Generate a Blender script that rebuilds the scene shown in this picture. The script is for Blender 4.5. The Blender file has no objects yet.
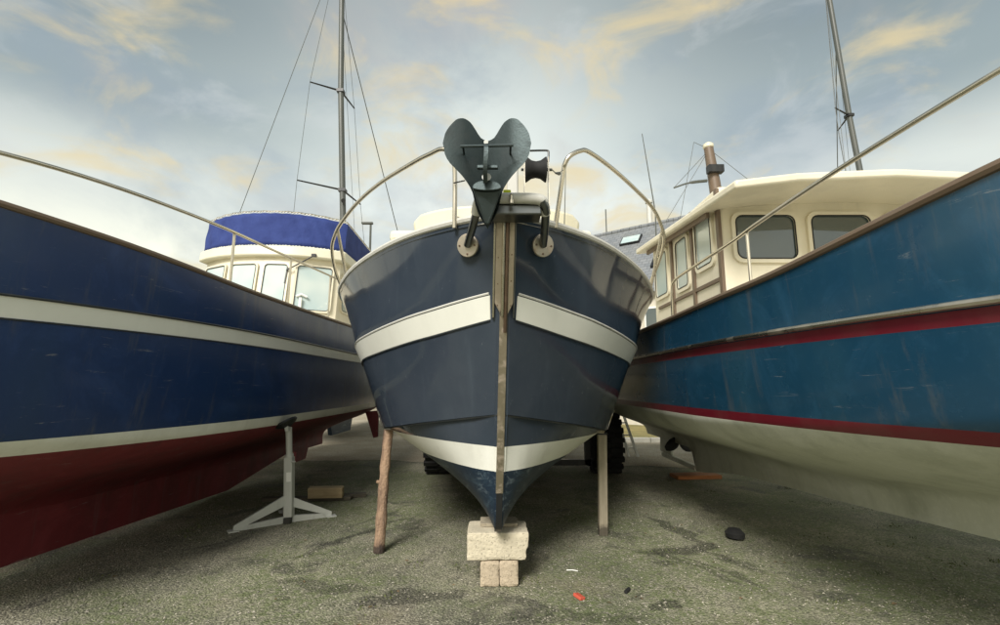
import bpy, bmesh, math, random
from mathutils import Vector, Matrix, Euler
R = math.radians
random.seed(7)
sc = bpy.context.scene
C = sc.collection

# ------------------------------------------------------------------ camera
cam_d = bpy.data.cameras.new('camera')
cam_d.sensor_width = 36.0
cam_d.lens = 36.0 * 469 / 1000
cam_d.clip_start = 0.05
cam_d.clip_end = 3000
cam = bpy.data.objects.new('camera', cam_d)
C.objects.link(cam)
cam.location = (0, 0, 1.5)
cam.rotation_euler = (R(90 + 8.85), 0, 0)
sc.camera = cam

# ------------------------------------------------------------------ light
SUN_AZ, SUN_EL = R(200), R(40)         # azimuth clockwise from +Y (north)
w = bpy.data.worlds.new('World'); sc.world = w; w.use_nodes = True
nt = w.node_tree; N = nt.nodes; L = nt.links; N.clear()
def wn(t, **k):
    n = N.new(t)
    for a, b in k.items(): setattr(n, a, b)
    return n
out = wn('ShaderNodeOutputWorld'); bg = wn('ShaderNodeBackground')
sky = wn('ShaderNodeTexSky', sky_type='NISHITA', sun_disc=False)
sky.sun_elevation = SUN_EL; sky.sun_rotation = SUN_AZ
sky.air_density = 1.6; sky.dust_density = 3.0
tc = wn('ShaderNodeTexCoord'); sep = wn('ShaderNodeSeparateXYZ')
L.new(tc.outputs['Generated'], sep.inputs[0])
def wmath(op, a, b=None, clamp=False):
    n = wn('ShaderNodeMath', operation=op, use_clamp=clamp)
    for i, v in enumerate((a, b)):
        if v is None: continue
        if hasattr(v, 'links'): L.new(v, n.inputs[i])
        else: n.inputs[i].default_value = v
    return n.outputs[0]
zc = wmath('MAXIMUM', sep.outputs[2], 0.0)
den = wmath('ADD', zc, 0.18)
cx = wmath('DIVIDE', sep.outputs[0], den); cy = wmath('DIVIDE', sep.outputs[1], den)
comb = wn('ShaderNodeCombineXYZ'); L.new(cx, comb.inputs[0]); L.new(cy, comb.inputs[1])
def wnoise(scale, detail, rough, off=0.0, dist=0.0):
    m = wn('ShaderNodeMapping'); m.inputs['Location'].default_value = (off, off * .7, off * .3)
    L.new(comb.outputs[0], m.inputs[0])
    n = wn('ShaderNodeTexNoise'); n.inputs['Scale'].default_value = scale
    n.inputs['Detail'].default_value = detail; n.inputs['Roughness'].default_value = rough
    n.inputs['Distortion'].default_value = dist
    L.new(m.outputs[0], n.inputs['Vector']); return n.outputs[0]
def wramp(f, stops):
    r = wn('ShaderNodeValToRGB'); e = r.color_ramp.elements
    while len(e) < len(stops): e.new(0.5)
    for k, (p, c) in zip(e, stops): k.position = p; k.color = (*c, 1)
    r.color_ramp.interpolation = 'EASE'
    L.new(f, r.inputs[0]); return r.outputs[0]
def wmix(f, a, b):
    n = wn('ShaderNodeMix', data_type='RGBA'); n.clamp_factor = True
    if hasattr(f, 'links'): L.new(f, n.inputs[0])
    else: n.inputs[0].default_value = f
    for i, v in ((6, a), (7, b)):
        if hasattr(v, 'links'): L.new(v, n.inputs[i])
        else: n.inputs[i].default_value = (*v, 1)
    return n.outputs[2]
K = 9.8     # sky colours are scaled up because the Background runs at 0.1
def dnoise(scale, detail, rough, off, dist=0.0, sq=1.6):
    m = wn('ShaderNodeMapping'); m.inputs['Location'].default_value = (off, off * .7, off * .3); m.inputs['Scale'].default_value = (1, 1, sq)
    L.new(tc.outputs['Generated'], m.inputs[0])
    n = wn('ShaderNodeTexNoise'); n.inputs['Scale'].default_value = scale; n.inputs['Detail'].default_value = detail
    n.inputs['Roughness'].default_value = rough; n.inputs['Distortion'].default_value = dist
    L.new(m.outputs[0], n.inputs['Vector']); return n.outputs[0]
grad = wramp(zc, [(0.0, (.41, .395, .305)), (.20, (.40, .39, .315)), (.33, (.265, .275, .248)), (.46, (.112, .132, .128)), (.62, (.072, .088, .088)), (1.0, (.084, .102, .104))])
# the sun sits behind thin cloud ahead: a broad pale glow round that direction
gd = wn('ShaderNodeVectorMath', operation='DOT_PRODUCT'); L.new(tc.outputs['Generated'], gd.inputs[0]); gd.inputs[1].default_value = Vector((-.03, .93, .37)).normalized()
glow = wmath('POWER', wmath('MAXIMUM', gd.outputs['Value'], 0.0), 14.0)
c0 = wmix(wmath('MULTIPLY', glow, .8), grad, (.365, .380, .345))
n_grey = wramp(dnoise(3.2, 7, .56, 3.1, .3), [(.42, (0, 0, 0)), (.66, (1, 1, 1))])
n_pale = wramp(dnoise(5.2, 7, .58, 21.7, .4), [(.50, (0, 0, 0)), (.70, (1, 1, 1))])
n_warm = wramp(dnoise(5.0, 6, .55, 12.3, .5, 2.0), [(.50, (0, 0, 0)), (.74, (1, 1, 1))])
n_pink = wramp(dnoise(2.6, 5, .52, 33.0, .2), [(.50, (0, 0, 0)), (.70, (1, 1, 1))])
c1 = wmix(wmath('MULTIPLY', n_grey, .48), c0, (.104, .126, .145))
c2 = wmix(wmath('MULTIPLY', n_pink, .38), c1, (.190, .165, .150))
c2b = wmix(wmath('MULTIPLY', n_pale, .42), c2, (.235, .242, .232))
c3 = wmix(wmath('MULTIPLY', n_warm, .72), c2b, (.300, .236, .112))
scl = wn('ShaderNodeVectorMath', operation='SCALE'); L.new(c3, scl.inputs[0]); scl.inputs[3].default_value = K
fin = wmix(.90, sky.outputs[0], scl.outputs[0])
L.new(fin, bg.inputs[0]); bg.inputs[1].default_value = 0.1
L.new(bg.outputs[0], out.inputs[0])

sun_d = bpy.data.lights.new('sun', 'SUN'); sun_d.energy = 1.5; sun_d.angle = R(20); sun_d.color = (1, .965, .91)
sun = bpy.data.objects.new('sun', sun_d); C.objects.link(sun)
sdir = Vector((math.sin(SUN_AZ) * math.cos(SUN_EL), math.cos(SUN_AZ) * math.cos(SUN_EL), math.sin(SUN_EL)))
sun.rotation_euler = (-sdir).to_track_quat('-Z', 'Y').to_euler()
sun.location = sdir * 30
vs = sc.view_settings
vs.view_transform = 'Standard'; vs.look = 'None'; vs.gamma = 1; vs.use_curve_mapping = False; vs.exposure = 1.58

# ------------------------------------------------------------------ materials
MATS = {}
class NB:
    def __init__(s, name):
        s.m = bpy.data.materials.new(name); s.m.use_nodes = True
        s.t = s.m.node_tree; s.N = s.t.nodes; s.L = s.t.links
        s.p = s.N['Principled BSDF']; s.co = s.n('ShaderNodeTexCoord').outputs['Object']
        MATS[name] = s.m
    def n(s, t, **k):
        n = s.N.new(t)
        for a, b in k.items(): setattr(n, a, b)
        return n
    def put(s, v, sock):
        if hasattr(v, 'links'): s.L.new(v, sock)
        elif isinstance(v, tuple) and len(v) == 3 and sock.type == 'RGBA': sock.default_value = (*v, 1)
        else: sock.default_value = v
    def noise(s, scale, detail=4, rough=.55, vec=None, stretch=None, off=0, dist=0):
        v = vec or s.co
        if stretch or off:
            m = s.n('ShaderNodeMapping'); s.L.new(v, m.inputs[0])
            if stretch: m.inputs['Scale'].default_value = stretch
            m.inputs['Location'].default_value = (off, off * .6, off * .3); v = m.outputs[0]
        q = s.n('ShaderNodeTexNoise'); q.inputs['Scale'].default_value = scale
        q.inputs['Detail'].default_value = detail; q.inputs['Roughness'].default_value = rough
        q.inputs['Distortion'].default_value = dist
        s.L.new(v, q.inputs['Vector']); return q.outputs[0]
    def voro(s, scale, out='Distance', feature='F1', vec=None, rnd=1.0):
        q = s.n('ShaderNodeTexVoronoi', feature=feature); q.inputs['Scale'].default_value = scale
        q.inputs['Randomness'].default_value = rnd
        s.L.new(vec or s.co, q.inputs['Vector']); return q.outputs[out]
    def ramp(s, f, a, b, ca=(0, 0, 0), cb=(1, 1, 1)):
        r = s.n('ShaderNodeValToRGB'); e = r.color_ramp.elements
        e[0].position = a; e[0].color = (*ca, 1); e[1].position = b; e[1].color = (*cb, 1)
        s.L.new(f, r.inputs[0]); return r.outputs[0]
    def mix(s, f, a, b, blend='MIX'):
        n = s.n('ShaderNodeMix', data_type='RGBA', blend_type=blend)
        s.put(f, n.inputs[0]); s.put(a, n.inputs[6]); s.put(b, n.inputs[7]); return n.outputs[2]
    def math(s, op, a, b=0.0, clamp=False):
        n = s.n('ShaderNodeMath', operation=op, use_clamp=clamp)
        s.put(a, n.inputs[0]); s.put(b, n.inputs[1]); return n.outputs[0]
    def set(s, color=None, rough=None, metal=None, coat=None, spec=None):
        if color is not None: s.put(color, s.p.inputs['Base Color'])
        if rough is not None: s.put(rough, s.p.inputs['Roughness'])
        if metal is not None: s.put(metal, s.p.inputs['Metallic'])
        if coat is not None: s.put(coat, s.p.inputs['Coat Weight'])
        if spec is not None: s.put(spec, s.p.inputs['Specular IOR Level'])
        return s
    def bump(s, h, strength=.3, dist=.01):
        b = s.n('ShaderNodeBump'); b.inputs['Strength'].default_value = strength
        b.inputs['Distance'].default_value = dist
        s.L.new(h, b.inputs['Height']); s.L.new(b.outputs[0], s.p.inputs['Normal']); return s

def paint(name, col, rough=.3, dirt=(.25, .23, .18), amount=.18, coat=.0, scale=3.0, streak=True, weather=0):
    b = NB(name)
    st = (1, 1, .25) if streak else None
    d = b.ramp(b.noise(scale, 7, .62, stretch=st), .48, .78)
    fine = b.ramp(b.noise(scale * 14, 4, .6, off=4), .55, .8)
    c = b.mix(b.math('MULTIPLY', d, amount), col, dirt)
    c = b.mix(b.math('MULTIPLY', fine, amount * .6), c, tuple(min(1, x * 1.35 + .01) for x in col))
    if weather:
        run = b.ramp(b.noise(7, 6, .7, stretch=(1, 1, .07), off=15), .56, .74)
        scuff = b.ramp(b.noise(20, 7, .75, stretch=(.5, .12, 1.6), off=27, dist=.6), .62, .70)
        bloom = b.ramp(b.noise(1.7, 7, .7, off=33, dist=.8), .50, .72)
        c = b.mix(b.math('MULTIPLY', bloom, weather * .45), c, tuple(min(1, x * 1.9 + .02) for x in col))
        c = b.mix(b.math('MULTIPLY', run, weather * .5), c, dirt if sum(dirt) > .3 else (.12, .12, .11))
        c = b.mix(b.math('MULTIPLY', scuff, weather * .5), c, (.30, .31, .30))
    rr = b.math('ADD', b.math('MULTIPLY', b.noise(scale * 2.2, 5, .6, off=8), .18), rough - .09)
    b.set(c, rr, coat=coat)
    return b
def metal(name, col, rough, amount=.35, rust=(.16, .10, .06), scale=9):
    b = NB(name)
    d = b.ramp(b.noise(scale, 6, .6), .5, .78)
    c = b.mix(b.math('MULTIPLY', d, amount), col, rust)
    b.set(c, b.math('ADD', rough, b.math('MULTIPLY', d, .25)), metal=b.math('SUBTRACT', 1.0, b.math('MULTIPLY', d, .6)))
    return b

# centre boat topsides: old glossy navy gelcoat with pale upright streaks and hazy patches
b = NB('navy_gelcoat')
haze = b.ramp(b.noise(1.3, 6, .6, off=2), .40, .74)
strk = b.ramp(b.noise(2.6, 6, .62, stretch=(2.2, 1.0, .22), off=5, dist=.6), .55, .80)
sp = b.ramp(b.noise(46, 3, .6), .66, .80)
c = b.mix(b.math('MULTIPLY', haze, .8), (.036, .048, .066), (.058, .071, .090))
c = b.mix(b.math('MULTIPLY', strk, .30), c, (.09, .115, .14))
c = b.mix(b.math('MULTIPLY', sp, .12), c, (.16, .17, .17))
scf = b.ramp(b.noise(18, 7, .76, stretch=(1.2, .5, .5), off=17, dist=.9), .635, .69)
c = b.mix(b.math('MULTIPLY', scf, .35), c, (.22, .24, .25))
b.set(c, b.math('ADD', .055, b.math('MULTIPLY', haze, .10)), coat=.0, spec=.42)
b.bump(b.noise(1.6, 2, .5), .12, .05)
# scuffed navy antifouling
b = NB('antifoul_navy')
scr = b.ramp(b.noise(4, 8, .74, stretch=(1, .6, 2.0), dist=1.4), .52, .66)
sc2 = b.ramp(b.noise(13, 7, .74, off=3, stretch=(1, .25, 1), dist=.8), .55, .66)
c = b.mix(b.math('MULTIPLY', scr, .55), (.008, .020, .038), (.06, .10, .13))
c = b.mix(b.math('MULTIPLY', sc2, .5), c, (.20, .25, .27))
b.set(c, .5).bump(b.noise(30, 4), .15, .01)
paint('cream_band', (.82, .82, .74), .32, amount=.12)
paint('boot_cream', (.78, .78, .70), .45, amount=.3, weather=.35)
paint('gunwale_grey', (.60, .59, .54), .45, amount=.35, scale=8)
paint('cream_grp', (.74, .70, .54), .38, amount=.16)
paint('deck_paint', (.5, .48, .4), .7)
paint('rub_dark', (.02, .025, .03), .4)
paint('royal_blue', (.008, .032, .115), .36, dirt=(.02, .05, .11), amount=.6, coat=.05, scale=1.6, weather=1.0)
paint('antifoul_red', (.17, .020, .026), .65, dirt=(.05, .02, .02), amount=.7, weather=.9)
paint('teal_blue', (.010, .056, .108), .25, dirt=(.03, .09, .13), amount=.7, coat=.1, scale=1.6, weather=1.0)
paint('maroon', (.15, .008, .02), .4, amount=.12)
paint('bottom_white', (.62, .63, .54), .55, dirt=(.22, .24, .17), amount=.6, scale=2, weather=.5)
paint('white_grp', (.77, .71, .55), .38, amount=.22, weather=.2)
paint('white_paint', (.8, .8, .76), .4)
paint('brown_trim', (.15, .105, .07), .5)
paint('black_paint', (.012, .013, .014), .45)
b = NB('canvas_blue')
b.set(b.mix(b.ramp(b.noise(4, 5), .35, .75), (.014, .030, .150), (.03, .055, .22)), .85)
b.bump(b.math('ADD', b.noise(5, 3), b.math('MULTIPLY', b.noise(300, 2), .1)), .5, .03)
metal('stainless', (.60, .55, .45), .26, .10, scale=2.5)
metal('stainless_dark', (.17, .18, .18), .28, .3)
metal('bronze_strip', (.52, .45, .36), .40, .65, rust=(.36, .29, .22), scale=18)
metal('brown_rod', (.23, .16, .12), .4, .4)
paint('galvanised', (.50, .51, .47), .5, dirt=(.25, .24, .2), amount=.4, scale=10)
b = metal('anchor_steel', (.075, .094, .096), .5, .65, rust=(.040, .046, .047), scale=6)
b.bump(b.noise(70, 4), .25, .004)
metal('flange_metal', (.62, .56, .47), .5, .75, rust=(.42, .30, .20), scale=18)
paint('mast_alu', (.085, .092, .082), .45, amount=.2)
paint('rubber', (.010, .010, .010), .8, dirt=(.05, .045, .035), amount=.4, scale=6)
b = NB('pane_pale')
b.set(b.mix(b.ramp(b.noise(1.2, 2), .4, .65), (.42, .52, .52), (.58, .64, .60)), .06, spec=.6)
b = NB('pane_dark')
b.set((.05, .07, .07), .03, spec=.9); b.p.inputs['Coat Weight'].default_value = 1.0
# log with remnants of bark
b = NB('log_bark')
bk = b.ramp(b.noise(9, 6, .65, stretch=(1, 1, .22)), .42, .62)
c = b.mix(bk, (.36, .24, .155), (.10, .062, .042))
c = b.mix(b.ramp(b.noise(26, 5, .7, off=3), .6, .72), c, (.45, .36, .27))
b.set(c, .85).bump(b.math('ADD', b.noise(12, 6, .7, stretch=(1, 1, .25)), b.noise(60, 3)), .8, .02)
def wood(name, a, d, stretch=(1, 1, .08)):
    b = NB(name)
    g = b.ramp(b.noise(22, 6, .65, stretch=stretch, dist=.4), .35, .7)
    c = b.mix(g, a, d)
    c = b.mix(b.math('MULTIPLY', b.ramp(b.noise(5, 5, .6, off=6), .5, .75), .5), c, tuple(x * .55 for x in a))
    b.set(c, .8).bump(g, .4, .006); return b
wood('timber_grey', (.42, .37, .27), (.27, .23, .165))
wood('timber_post', (.42, .37, .27), (.27, .23, .165))
wood('timber_raw', (.44, .34, .20), (.32, .235, .13), stretch=(.08, 1, 1))
wood('timber_dark', (.10, .085, .06), (.055, .048, .036), stretch=(.1, 1, 1))
wood('timber_orange', (.40, .15, .045), (.25, .09, .03), stretch=(.1, 1, 1))
def damp_foot(name, h, col):
    m_ = MATS[name]; t_ = m_.node_tree; p_ = t_.nodes['Principled BSDF']; lk = p_.inputs['Base Color'].links[0]; src = lk.from_socket
    q = NB.__new__(NB); q.m = m_; q.t = t_; q.N = t_.nodes; q.L = t_.links; q.p = p_
    q.co = q.n('ShaderNodeTexCoord').outputs['Object']; sx = q.n('ShaderNodeSeparateXYZ'); q.L.new(q.co, sx.inputs[0])
    zz = q.math('ADD', sx.outputs[2], q.math('MULTIPLY', q.math('SUBTRACT', q.noise(25, 4), .5), .10))
    mk = q.math('SUBTRACT', 1.0, q.ramp(zz, h * .7, h * 1.2)); q.set(q.mix(q.math('MULTIPLY', mk, .85), src, col))
damp_foot('timber_post', .10, (.05, .042, .03))
damp_foot('log_bark', .07, (.03, .022, .018))
def concrete(name, col, pit):
    b = NB(name)
    v = b.voro(58); pits = b.ramp(b.noise(75, 4, .7), .60, .70)
    c = b.mix(b.ramp(b.noise(6, 6, .65), .35, .75), col, tuple(x * .78 for x in col))
    c = b.mix(b.math('MULTIPLY', pits, .6), c, pit)
    b.set(c, .92).bump(b.math('SUBTRACT', b.noise(40, 5, .7), b.math('MULTIPLY', pits, .6)), .9, .012); return b
concrete('block_pale', (.66, .59, .44), (.22, .19, .13))
concrete('block_tan', (.52, .43, .31), (.20, .16, .11))
concrete('kerb_concrete', (.62, .60, .52), (.4, .38, .32))
# slate
b = NB('slate')
br = b.n('ShaderNodeTexBrick'); b.L.new(b.co, br.inputs['Vector'])
br.inputs['Scale'].default_value = 1.0; br.inputs['Brick Width'].default_value = .30; br.inputs['Row Height'].default_value = .2
br.inputs['Mortar Size'].default_value = .012
br.inputs['Color1'].default_value = (.17, .185, .20, 1); br.inputs['Color2'].default_value = (.23, .24, .25, 1); br.inputs['Mortar'].default_value = (.10, .105, .11, 1)
b.set(b.mix(b.math('MULTIPLY', b.ramp(b.noise(1.2, 4), .45, .7), .4), br.outputs[0], (.20, .20, .17)), .55)
paint('render_wall', (.55, .51, .42), .9, amount=.35, streak=True)
paint('yellow_plastic', (.55, .62, .03), .4)
paint('red_plastic', (.55, .10, .06), .5)
# tarmac: worn, mossy, gritty
b = NB('tarmac')
agg = b.voro(70, 'Color'); aggd = b.voro(70)
sepn = b.n('ShaderNodeSeparateColor'); b.L.new(agg, sepn.inputs[0])
big = b.noise(.9, 6, .62)
c = b.mix(b.ramp(big, .34, .66), (.135, .137, .108), (.315, .302, .238))
grain = b.ramp(b.noise(62, 5, .78), .36, .66)
c = b.mix(1.0, c, b.mix(grain, (.22, .22, .20), (2.1, 2.05, 1.9)), 'MULTIPLY')
lt = b.ramp(sepn.outputs[0], .80, .93)
c = b.mix(b.math('MULTIPLY', lt, .45), c, (.42, .39, .31))
dk = b.ramp(sepn.outputs[1], .72, .88)
c = b.mix(b.math('MULTIPLY', dk, .55), c, (.045, .045, .042))
moss = b.math('MULTIPLY', b.ramp(b.noise(.75, 6, .65, off=11), .40, .56), b.ramp(b.noise(24, 5, .7, off=2), .36, .60))
c = b.mix(b.math('MULTIPLY', moss, .85), c, (.125, .155, .060))
pink = b.ramp(b.noise(.8, 4, .6, off=21), .56, .72)
c = b.mix(b.math('MULTIPLY', pink, .35), c, (.30, .235, .175))
patch = b.math('MULTIPLY', b.ramp(b.noise(1.6, 7, .68, off=31, dist=.5), .56, .64), b.ramp(b.noise(30, 4, .7, off=7), .30, .55))
c = b.mix(b.math('MULTIPLY', patch, .72), c, (.040, .039, .035))
crk = b.ramp(b.noise(1.5, 8, .7, stretch=(1.8, .6, 1), off=41, dist=1.1), .492, .5)
crk2 = b.ramp(b.noise(1.5, 8, .7, stretch=(1.8, .6, 1), off=41, dist=1.1), .5, .508)
crack = b.math('MULTIPLY', crk, b.math('SUBTRACT', 1.0, crk2))
c = b.mix(b.math('MULTIPLY', crack, .6), c, (.03, .03, .024))
wob = b.n('ShaderNodeVectorMath', operation='MULTIPLY_ADD'); nz = b.n('ShaderNodeTexNoise'); nz.inputs['Scale'].default_value = 3.2; nz.inputs['Detail'].default_value = 8
b.L.new(b.co, nz.inputs['Vector']); b.L.new(nz.outputs['Color'], wob.inputs[0]); wob.inputs[1].default_value = (.42, .42, 0); b.L.new(b.co, wob.inputs[2])
grit_m = b.ramp(b.noise(60, 4, .7, off=13), .34, .60)
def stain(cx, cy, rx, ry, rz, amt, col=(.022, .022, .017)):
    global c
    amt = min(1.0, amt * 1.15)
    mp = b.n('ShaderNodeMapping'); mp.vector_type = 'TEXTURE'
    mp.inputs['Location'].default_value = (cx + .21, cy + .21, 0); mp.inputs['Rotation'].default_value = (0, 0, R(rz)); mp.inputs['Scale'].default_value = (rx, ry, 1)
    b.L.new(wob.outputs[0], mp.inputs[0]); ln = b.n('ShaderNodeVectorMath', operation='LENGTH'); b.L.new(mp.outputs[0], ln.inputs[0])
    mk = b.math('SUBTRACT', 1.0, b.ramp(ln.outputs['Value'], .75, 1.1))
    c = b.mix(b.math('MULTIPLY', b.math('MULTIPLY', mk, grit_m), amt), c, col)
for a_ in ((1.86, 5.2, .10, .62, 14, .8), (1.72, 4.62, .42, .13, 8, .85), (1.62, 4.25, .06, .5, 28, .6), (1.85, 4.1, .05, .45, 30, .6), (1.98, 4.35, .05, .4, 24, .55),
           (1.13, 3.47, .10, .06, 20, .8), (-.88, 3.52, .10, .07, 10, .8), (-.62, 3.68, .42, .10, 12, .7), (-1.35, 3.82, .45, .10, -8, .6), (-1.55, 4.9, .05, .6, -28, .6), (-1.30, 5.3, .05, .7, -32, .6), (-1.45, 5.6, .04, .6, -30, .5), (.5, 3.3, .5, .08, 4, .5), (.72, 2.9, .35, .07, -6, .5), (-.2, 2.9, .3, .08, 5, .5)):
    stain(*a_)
b.set(c, b.math('SUBTRACT', .95, b.math('MULTIPLY', patch, .25)), spec=.3)
b.bump(b.math('ADD', b.math('MULTIPLY', aggd, -1.0), b.math('MULTIPLY', b.noise(9, 5, .7), .8)), .75, .012)
b = NB('wet_stain'); b.set((.022, .021, .018), .5, spec=.25)
b.bump(b.noise(120, 3), .6, .006)
b = NB('dry_grass_soil')
b.set(b.mix(b.ramp(b.noise(1.5, 6, .65), .35, .65), (.34, .27, .10), (.16, .15, .05)), .95)
b.bump(b.noise(40, 4), 1, .04)
b = NB('sunlit_gravel')
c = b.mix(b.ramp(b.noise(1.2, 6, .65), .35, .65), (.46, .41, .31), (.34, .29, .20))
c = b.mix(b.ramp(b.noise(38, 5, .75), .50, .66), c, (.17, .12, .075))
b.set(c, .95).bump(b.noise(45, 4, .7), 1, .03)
b = NB('grit')
gc = b.voro(160, 'Color'); sg_ = b.n('ShaderNodeSeparateColor'); b.L.new(gc, sg_.inputs[0]); b.set(b.mix(sg_.outputs[0], (.06, .058, .05), (.52, .48, .38)), .9)
b = NB('moss_tuft'); b.set(b.mix(b.noise(30, 2), (.05, .07, .02), (.13, .14, .05)), .95)
b = NB('leaf_brown'); b.set(b.mix(b.noise(30, 2), (.09, .06, .03), (.2, .14, .07)), .8)
b = NB('hedge_leaf'); b.set(b.mix(b.noise(3, 3), (.04, .07, .02), (.10, .13, .05)), .7)
b = NB('tree_bark'); b.set((.1, .08, .06), .9)

# ------------------------------------------------------------------ mesh tools
XF = {}                       # object -> world matrix used when its parts are given in world coordinates
class MB:
    def __init__(s): s.v = []; s.f = []; s.sm = []
    def add(s, vs, fs, smooth=False):
        o = len(s.v); s.v += [Vector(p) for p in vs]
        for f in fs: s.f.append(tuple(i + o for i in f)); s.sm.append(smooth)
        return s
    def box(s, c, size, rot=None, taper=1.0):
        c = Vector(c); hx, hy, hz = [q / 2 for q in size]
        m = Euler(rot).to_matrix() if rot else Matrix.Identity(3)
        vs = []
        for z in (-1, 1):
            t = taper if z > 0 else 1
            for x, y in ((-1, -1), (1, -1), (1, 1), (-1, 1)):
                vs.append(c + m @ Vector((x * hx * t, y * hy * t, z * hz)))
        return s.add(vs, [(3, 2, 1, 0), (4, 5, 6, 7), (0, 1, 5, 4), (1, 2, 6, 5), (2, 3, 7, 6), (3, 0, 4, 7)])
    def bar(s, a, b, wx, wy, up=(0, 0, 1)):
        a = Vector(a); b = Vector(b); d = (b - a).normalized(); u = Vector(up)
        if abs(d.dot(u)) > .98: u = Vector((0, 1, 0))
        x = d.cross(u).normalized(); y = x.cross(d).normalized()
        vs = [p + x * (i * wx / 2) + y * (j * wy / 2) for p in (a, b) for i, j in ((-1, -1), (1, -1), (1, 1), (-1, 1))]
        return s.add(vs, [(3, 2, 1, 0), (4, 5, 6, 7), (0, 1, 5, 4), (1, 2, 6, 5), (2, 3, 7, 6), (3, 0, 4, 7)])
    def tube(s, pts, r, n=10, closed=False, caps=True):
        pts = [Vector(p) for p in pts]; m = len(pts)
        rs = r if isinstance(r, (list, tuple)) else [r] * m
        t0 = (pts[1] - pts[0]).normalized()
        up = Vector((0, 0, 1)) if abs(t0.z) < .9 else Vector((1, 0, 0))
        nx = t0.cross(up).normalized(); o = len(s.v); prev = t0
        for i, p in enumerate(pts):
            if closed: t = (pts[(i + 1) % m] - pts[i - 1]).normalized()
            elif i == 0: t = t0
            elif i == m - 1: t = (pts[-1] - pts[-2]).normalized()
            else: t = ((pts[i + 1] - p).normalized() + (p - pts[i - 1]).normalized()).normalized()
            nx = (nx - t * nx.dot(t)).normalized(); ny = t.cross(nx)
            for k in range(n):
                a = 2 * math.pi * k / n
                s.v.append(p + (nx * math.cos(a) + ny * math.sin(a)) * rs[i])
        for i in range(m if closed else m - 1):
            for k in range(n):
                a = o + i * n + k; b_ = o + i * n + (k + 1) % n
                j = (i + 1) % m
                s.f.append((a, b_, o + j * n + (k + 1) % n, o + j * n + k)); s.sm.append(True)
        if caps and not closed:
            s.f.append(tuple(o + k for k in range(n))[::-1]); s.sm.append(False)
            s.f.append(tuple(o + (m - 1) * n + k for k in range(n))); s.sm.append(False)
        return s
    def lathe(s, prof, c, axis, n=20, smooth=True):
        c = Vector(c); ax = Vector(axis).normalized()
        u = ax.orthogonal().normalized(); v = ax.cross(u); o = len(s.v); m = len(prof)
        for r, h in prof:
            for k in range(n):
                a = 2 * math.pi * k / n
                s.v.append(c + ax * h + (u * math.cos(a) + v * math.sin(a)) * max(r, 1e-4))
        for i in range(m - 1):
            for k in range(n):
                s.f.append((o + i * n + k, o + i * n + (k + 1) % n, o + (i + 1) * n + (k + 1) % n, o + (i + 1) * n + k)); s.sm.append(smooth)
        s.f.append(tuple(o + k for k in range(n))[::-1]); s.sm.append(False)
        s.f.append(tuple(o + (m - 1) * n + k for k in range(n))); s.sm.append(False)
        return s
    def prism(s, poly, d):
        n = len(poly); d = Vector(d); p = [Vector(q) for q in poly]
        vs = p + [q + d for q in p]
        return s.add(vs, [tuple(range(n))[::-1], tuple(range(n, 2 * n))] + [(i, (i + 1) % n, n + (i + 1) % n, n + i) for i in range(n)])
    def grid(s, rows, smooth=True, flip=False):
        m = len(rows[0]); o = len(s.v)
        for r in rows: s.v += [Vector(p) for p in r]
        for i in range(len(rows) - 1):
            for j in range(m - 1):
                f = (o + i * m + j, o + i * m + j + 1, o + (i + 1) * m + j + 1, o + (i + 1) * m + j)
                s.f.append(f[::-1] if flip else f); s.sm.append(smooth)
        return s
    def mirror(s, cx=0.0):
        o = len(s.v); nf = len(s.f)
        s.v += [Vector((2 * cx - p.x, p.y, p.z)) for p in s.v[:o]]
        for i in range(nf):
            s.f.append(tuple(k + o for k in s.f[i])[::-1]); s.sm.append(s.sm[i])
        return s
    def build(s, name, mat, parent=None, local=False, bevel=0, weld=False, solid=0):
        me = bpy.data.meshes.new(name)
        vs = s.v
        if parent is not None and not local and parent.name in XF:
            inv = XF[parent.name].inverted(); vs = [inv @ p for p in vs]
        me.from_pydata([tuple(p) for p in vs], [], s.f)
        for p, sm in zip(me.polygons, s.sm): p.use_smooth = sm
        bm = bmesh.new(); bm.from_mesh(me)
        if weld: bmesh.ops.remove_doubles(bm, verts=bm.verts, dist=1e-4)
        bmesh.ops.recalc_face_normals(bm, faces=bm.faces)
        bm.to_mesh(me); bm.free()
        if any(s.sm): me.set_sharp_from_angle(angle=R(38))
        me.materials.append(MATS[mat])
        o = bpy.data.objects.new(name, me); C.objects.link(o)
        if parent is not None:
            o.parent = parent
            if parent.name in XF: XF[o.name] = XF[parent.name]
        if solid:
            q = o.modifiers.new('thick', 'SOLIDIFY'); q.thickness = solid; q.offset = 0
        if bevel:
            q = o.modifiers.new('bevel', 'BEVEL'); q.width = bevel; q.segments = 2; q.limit_method = 'ANGLE'; q.angle_limit = R(40)
            q.harden_normals = False
        return o
def thing(name, label, cat, loc=(0, 0, 0), rot=(0, 0, 0), group=None):
    o = bpy.data.objects.new(name, None); C.objects.link(o)
    o.empty_display_size = .2; o.location = loc; o.rotation_euler = rot
    XF[o.name] = Matrix.Translation(loc) @ Euler(rot).to_matrix().to_4x4()
    return tag(o, label, cat, group)
def tag(o, label, cat, group=None):
    o['label'] = label; o['category'] = cat
    if group: o['group'] = group
    return o
def kind(o, k): o['kind'] = k; return o
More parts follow.
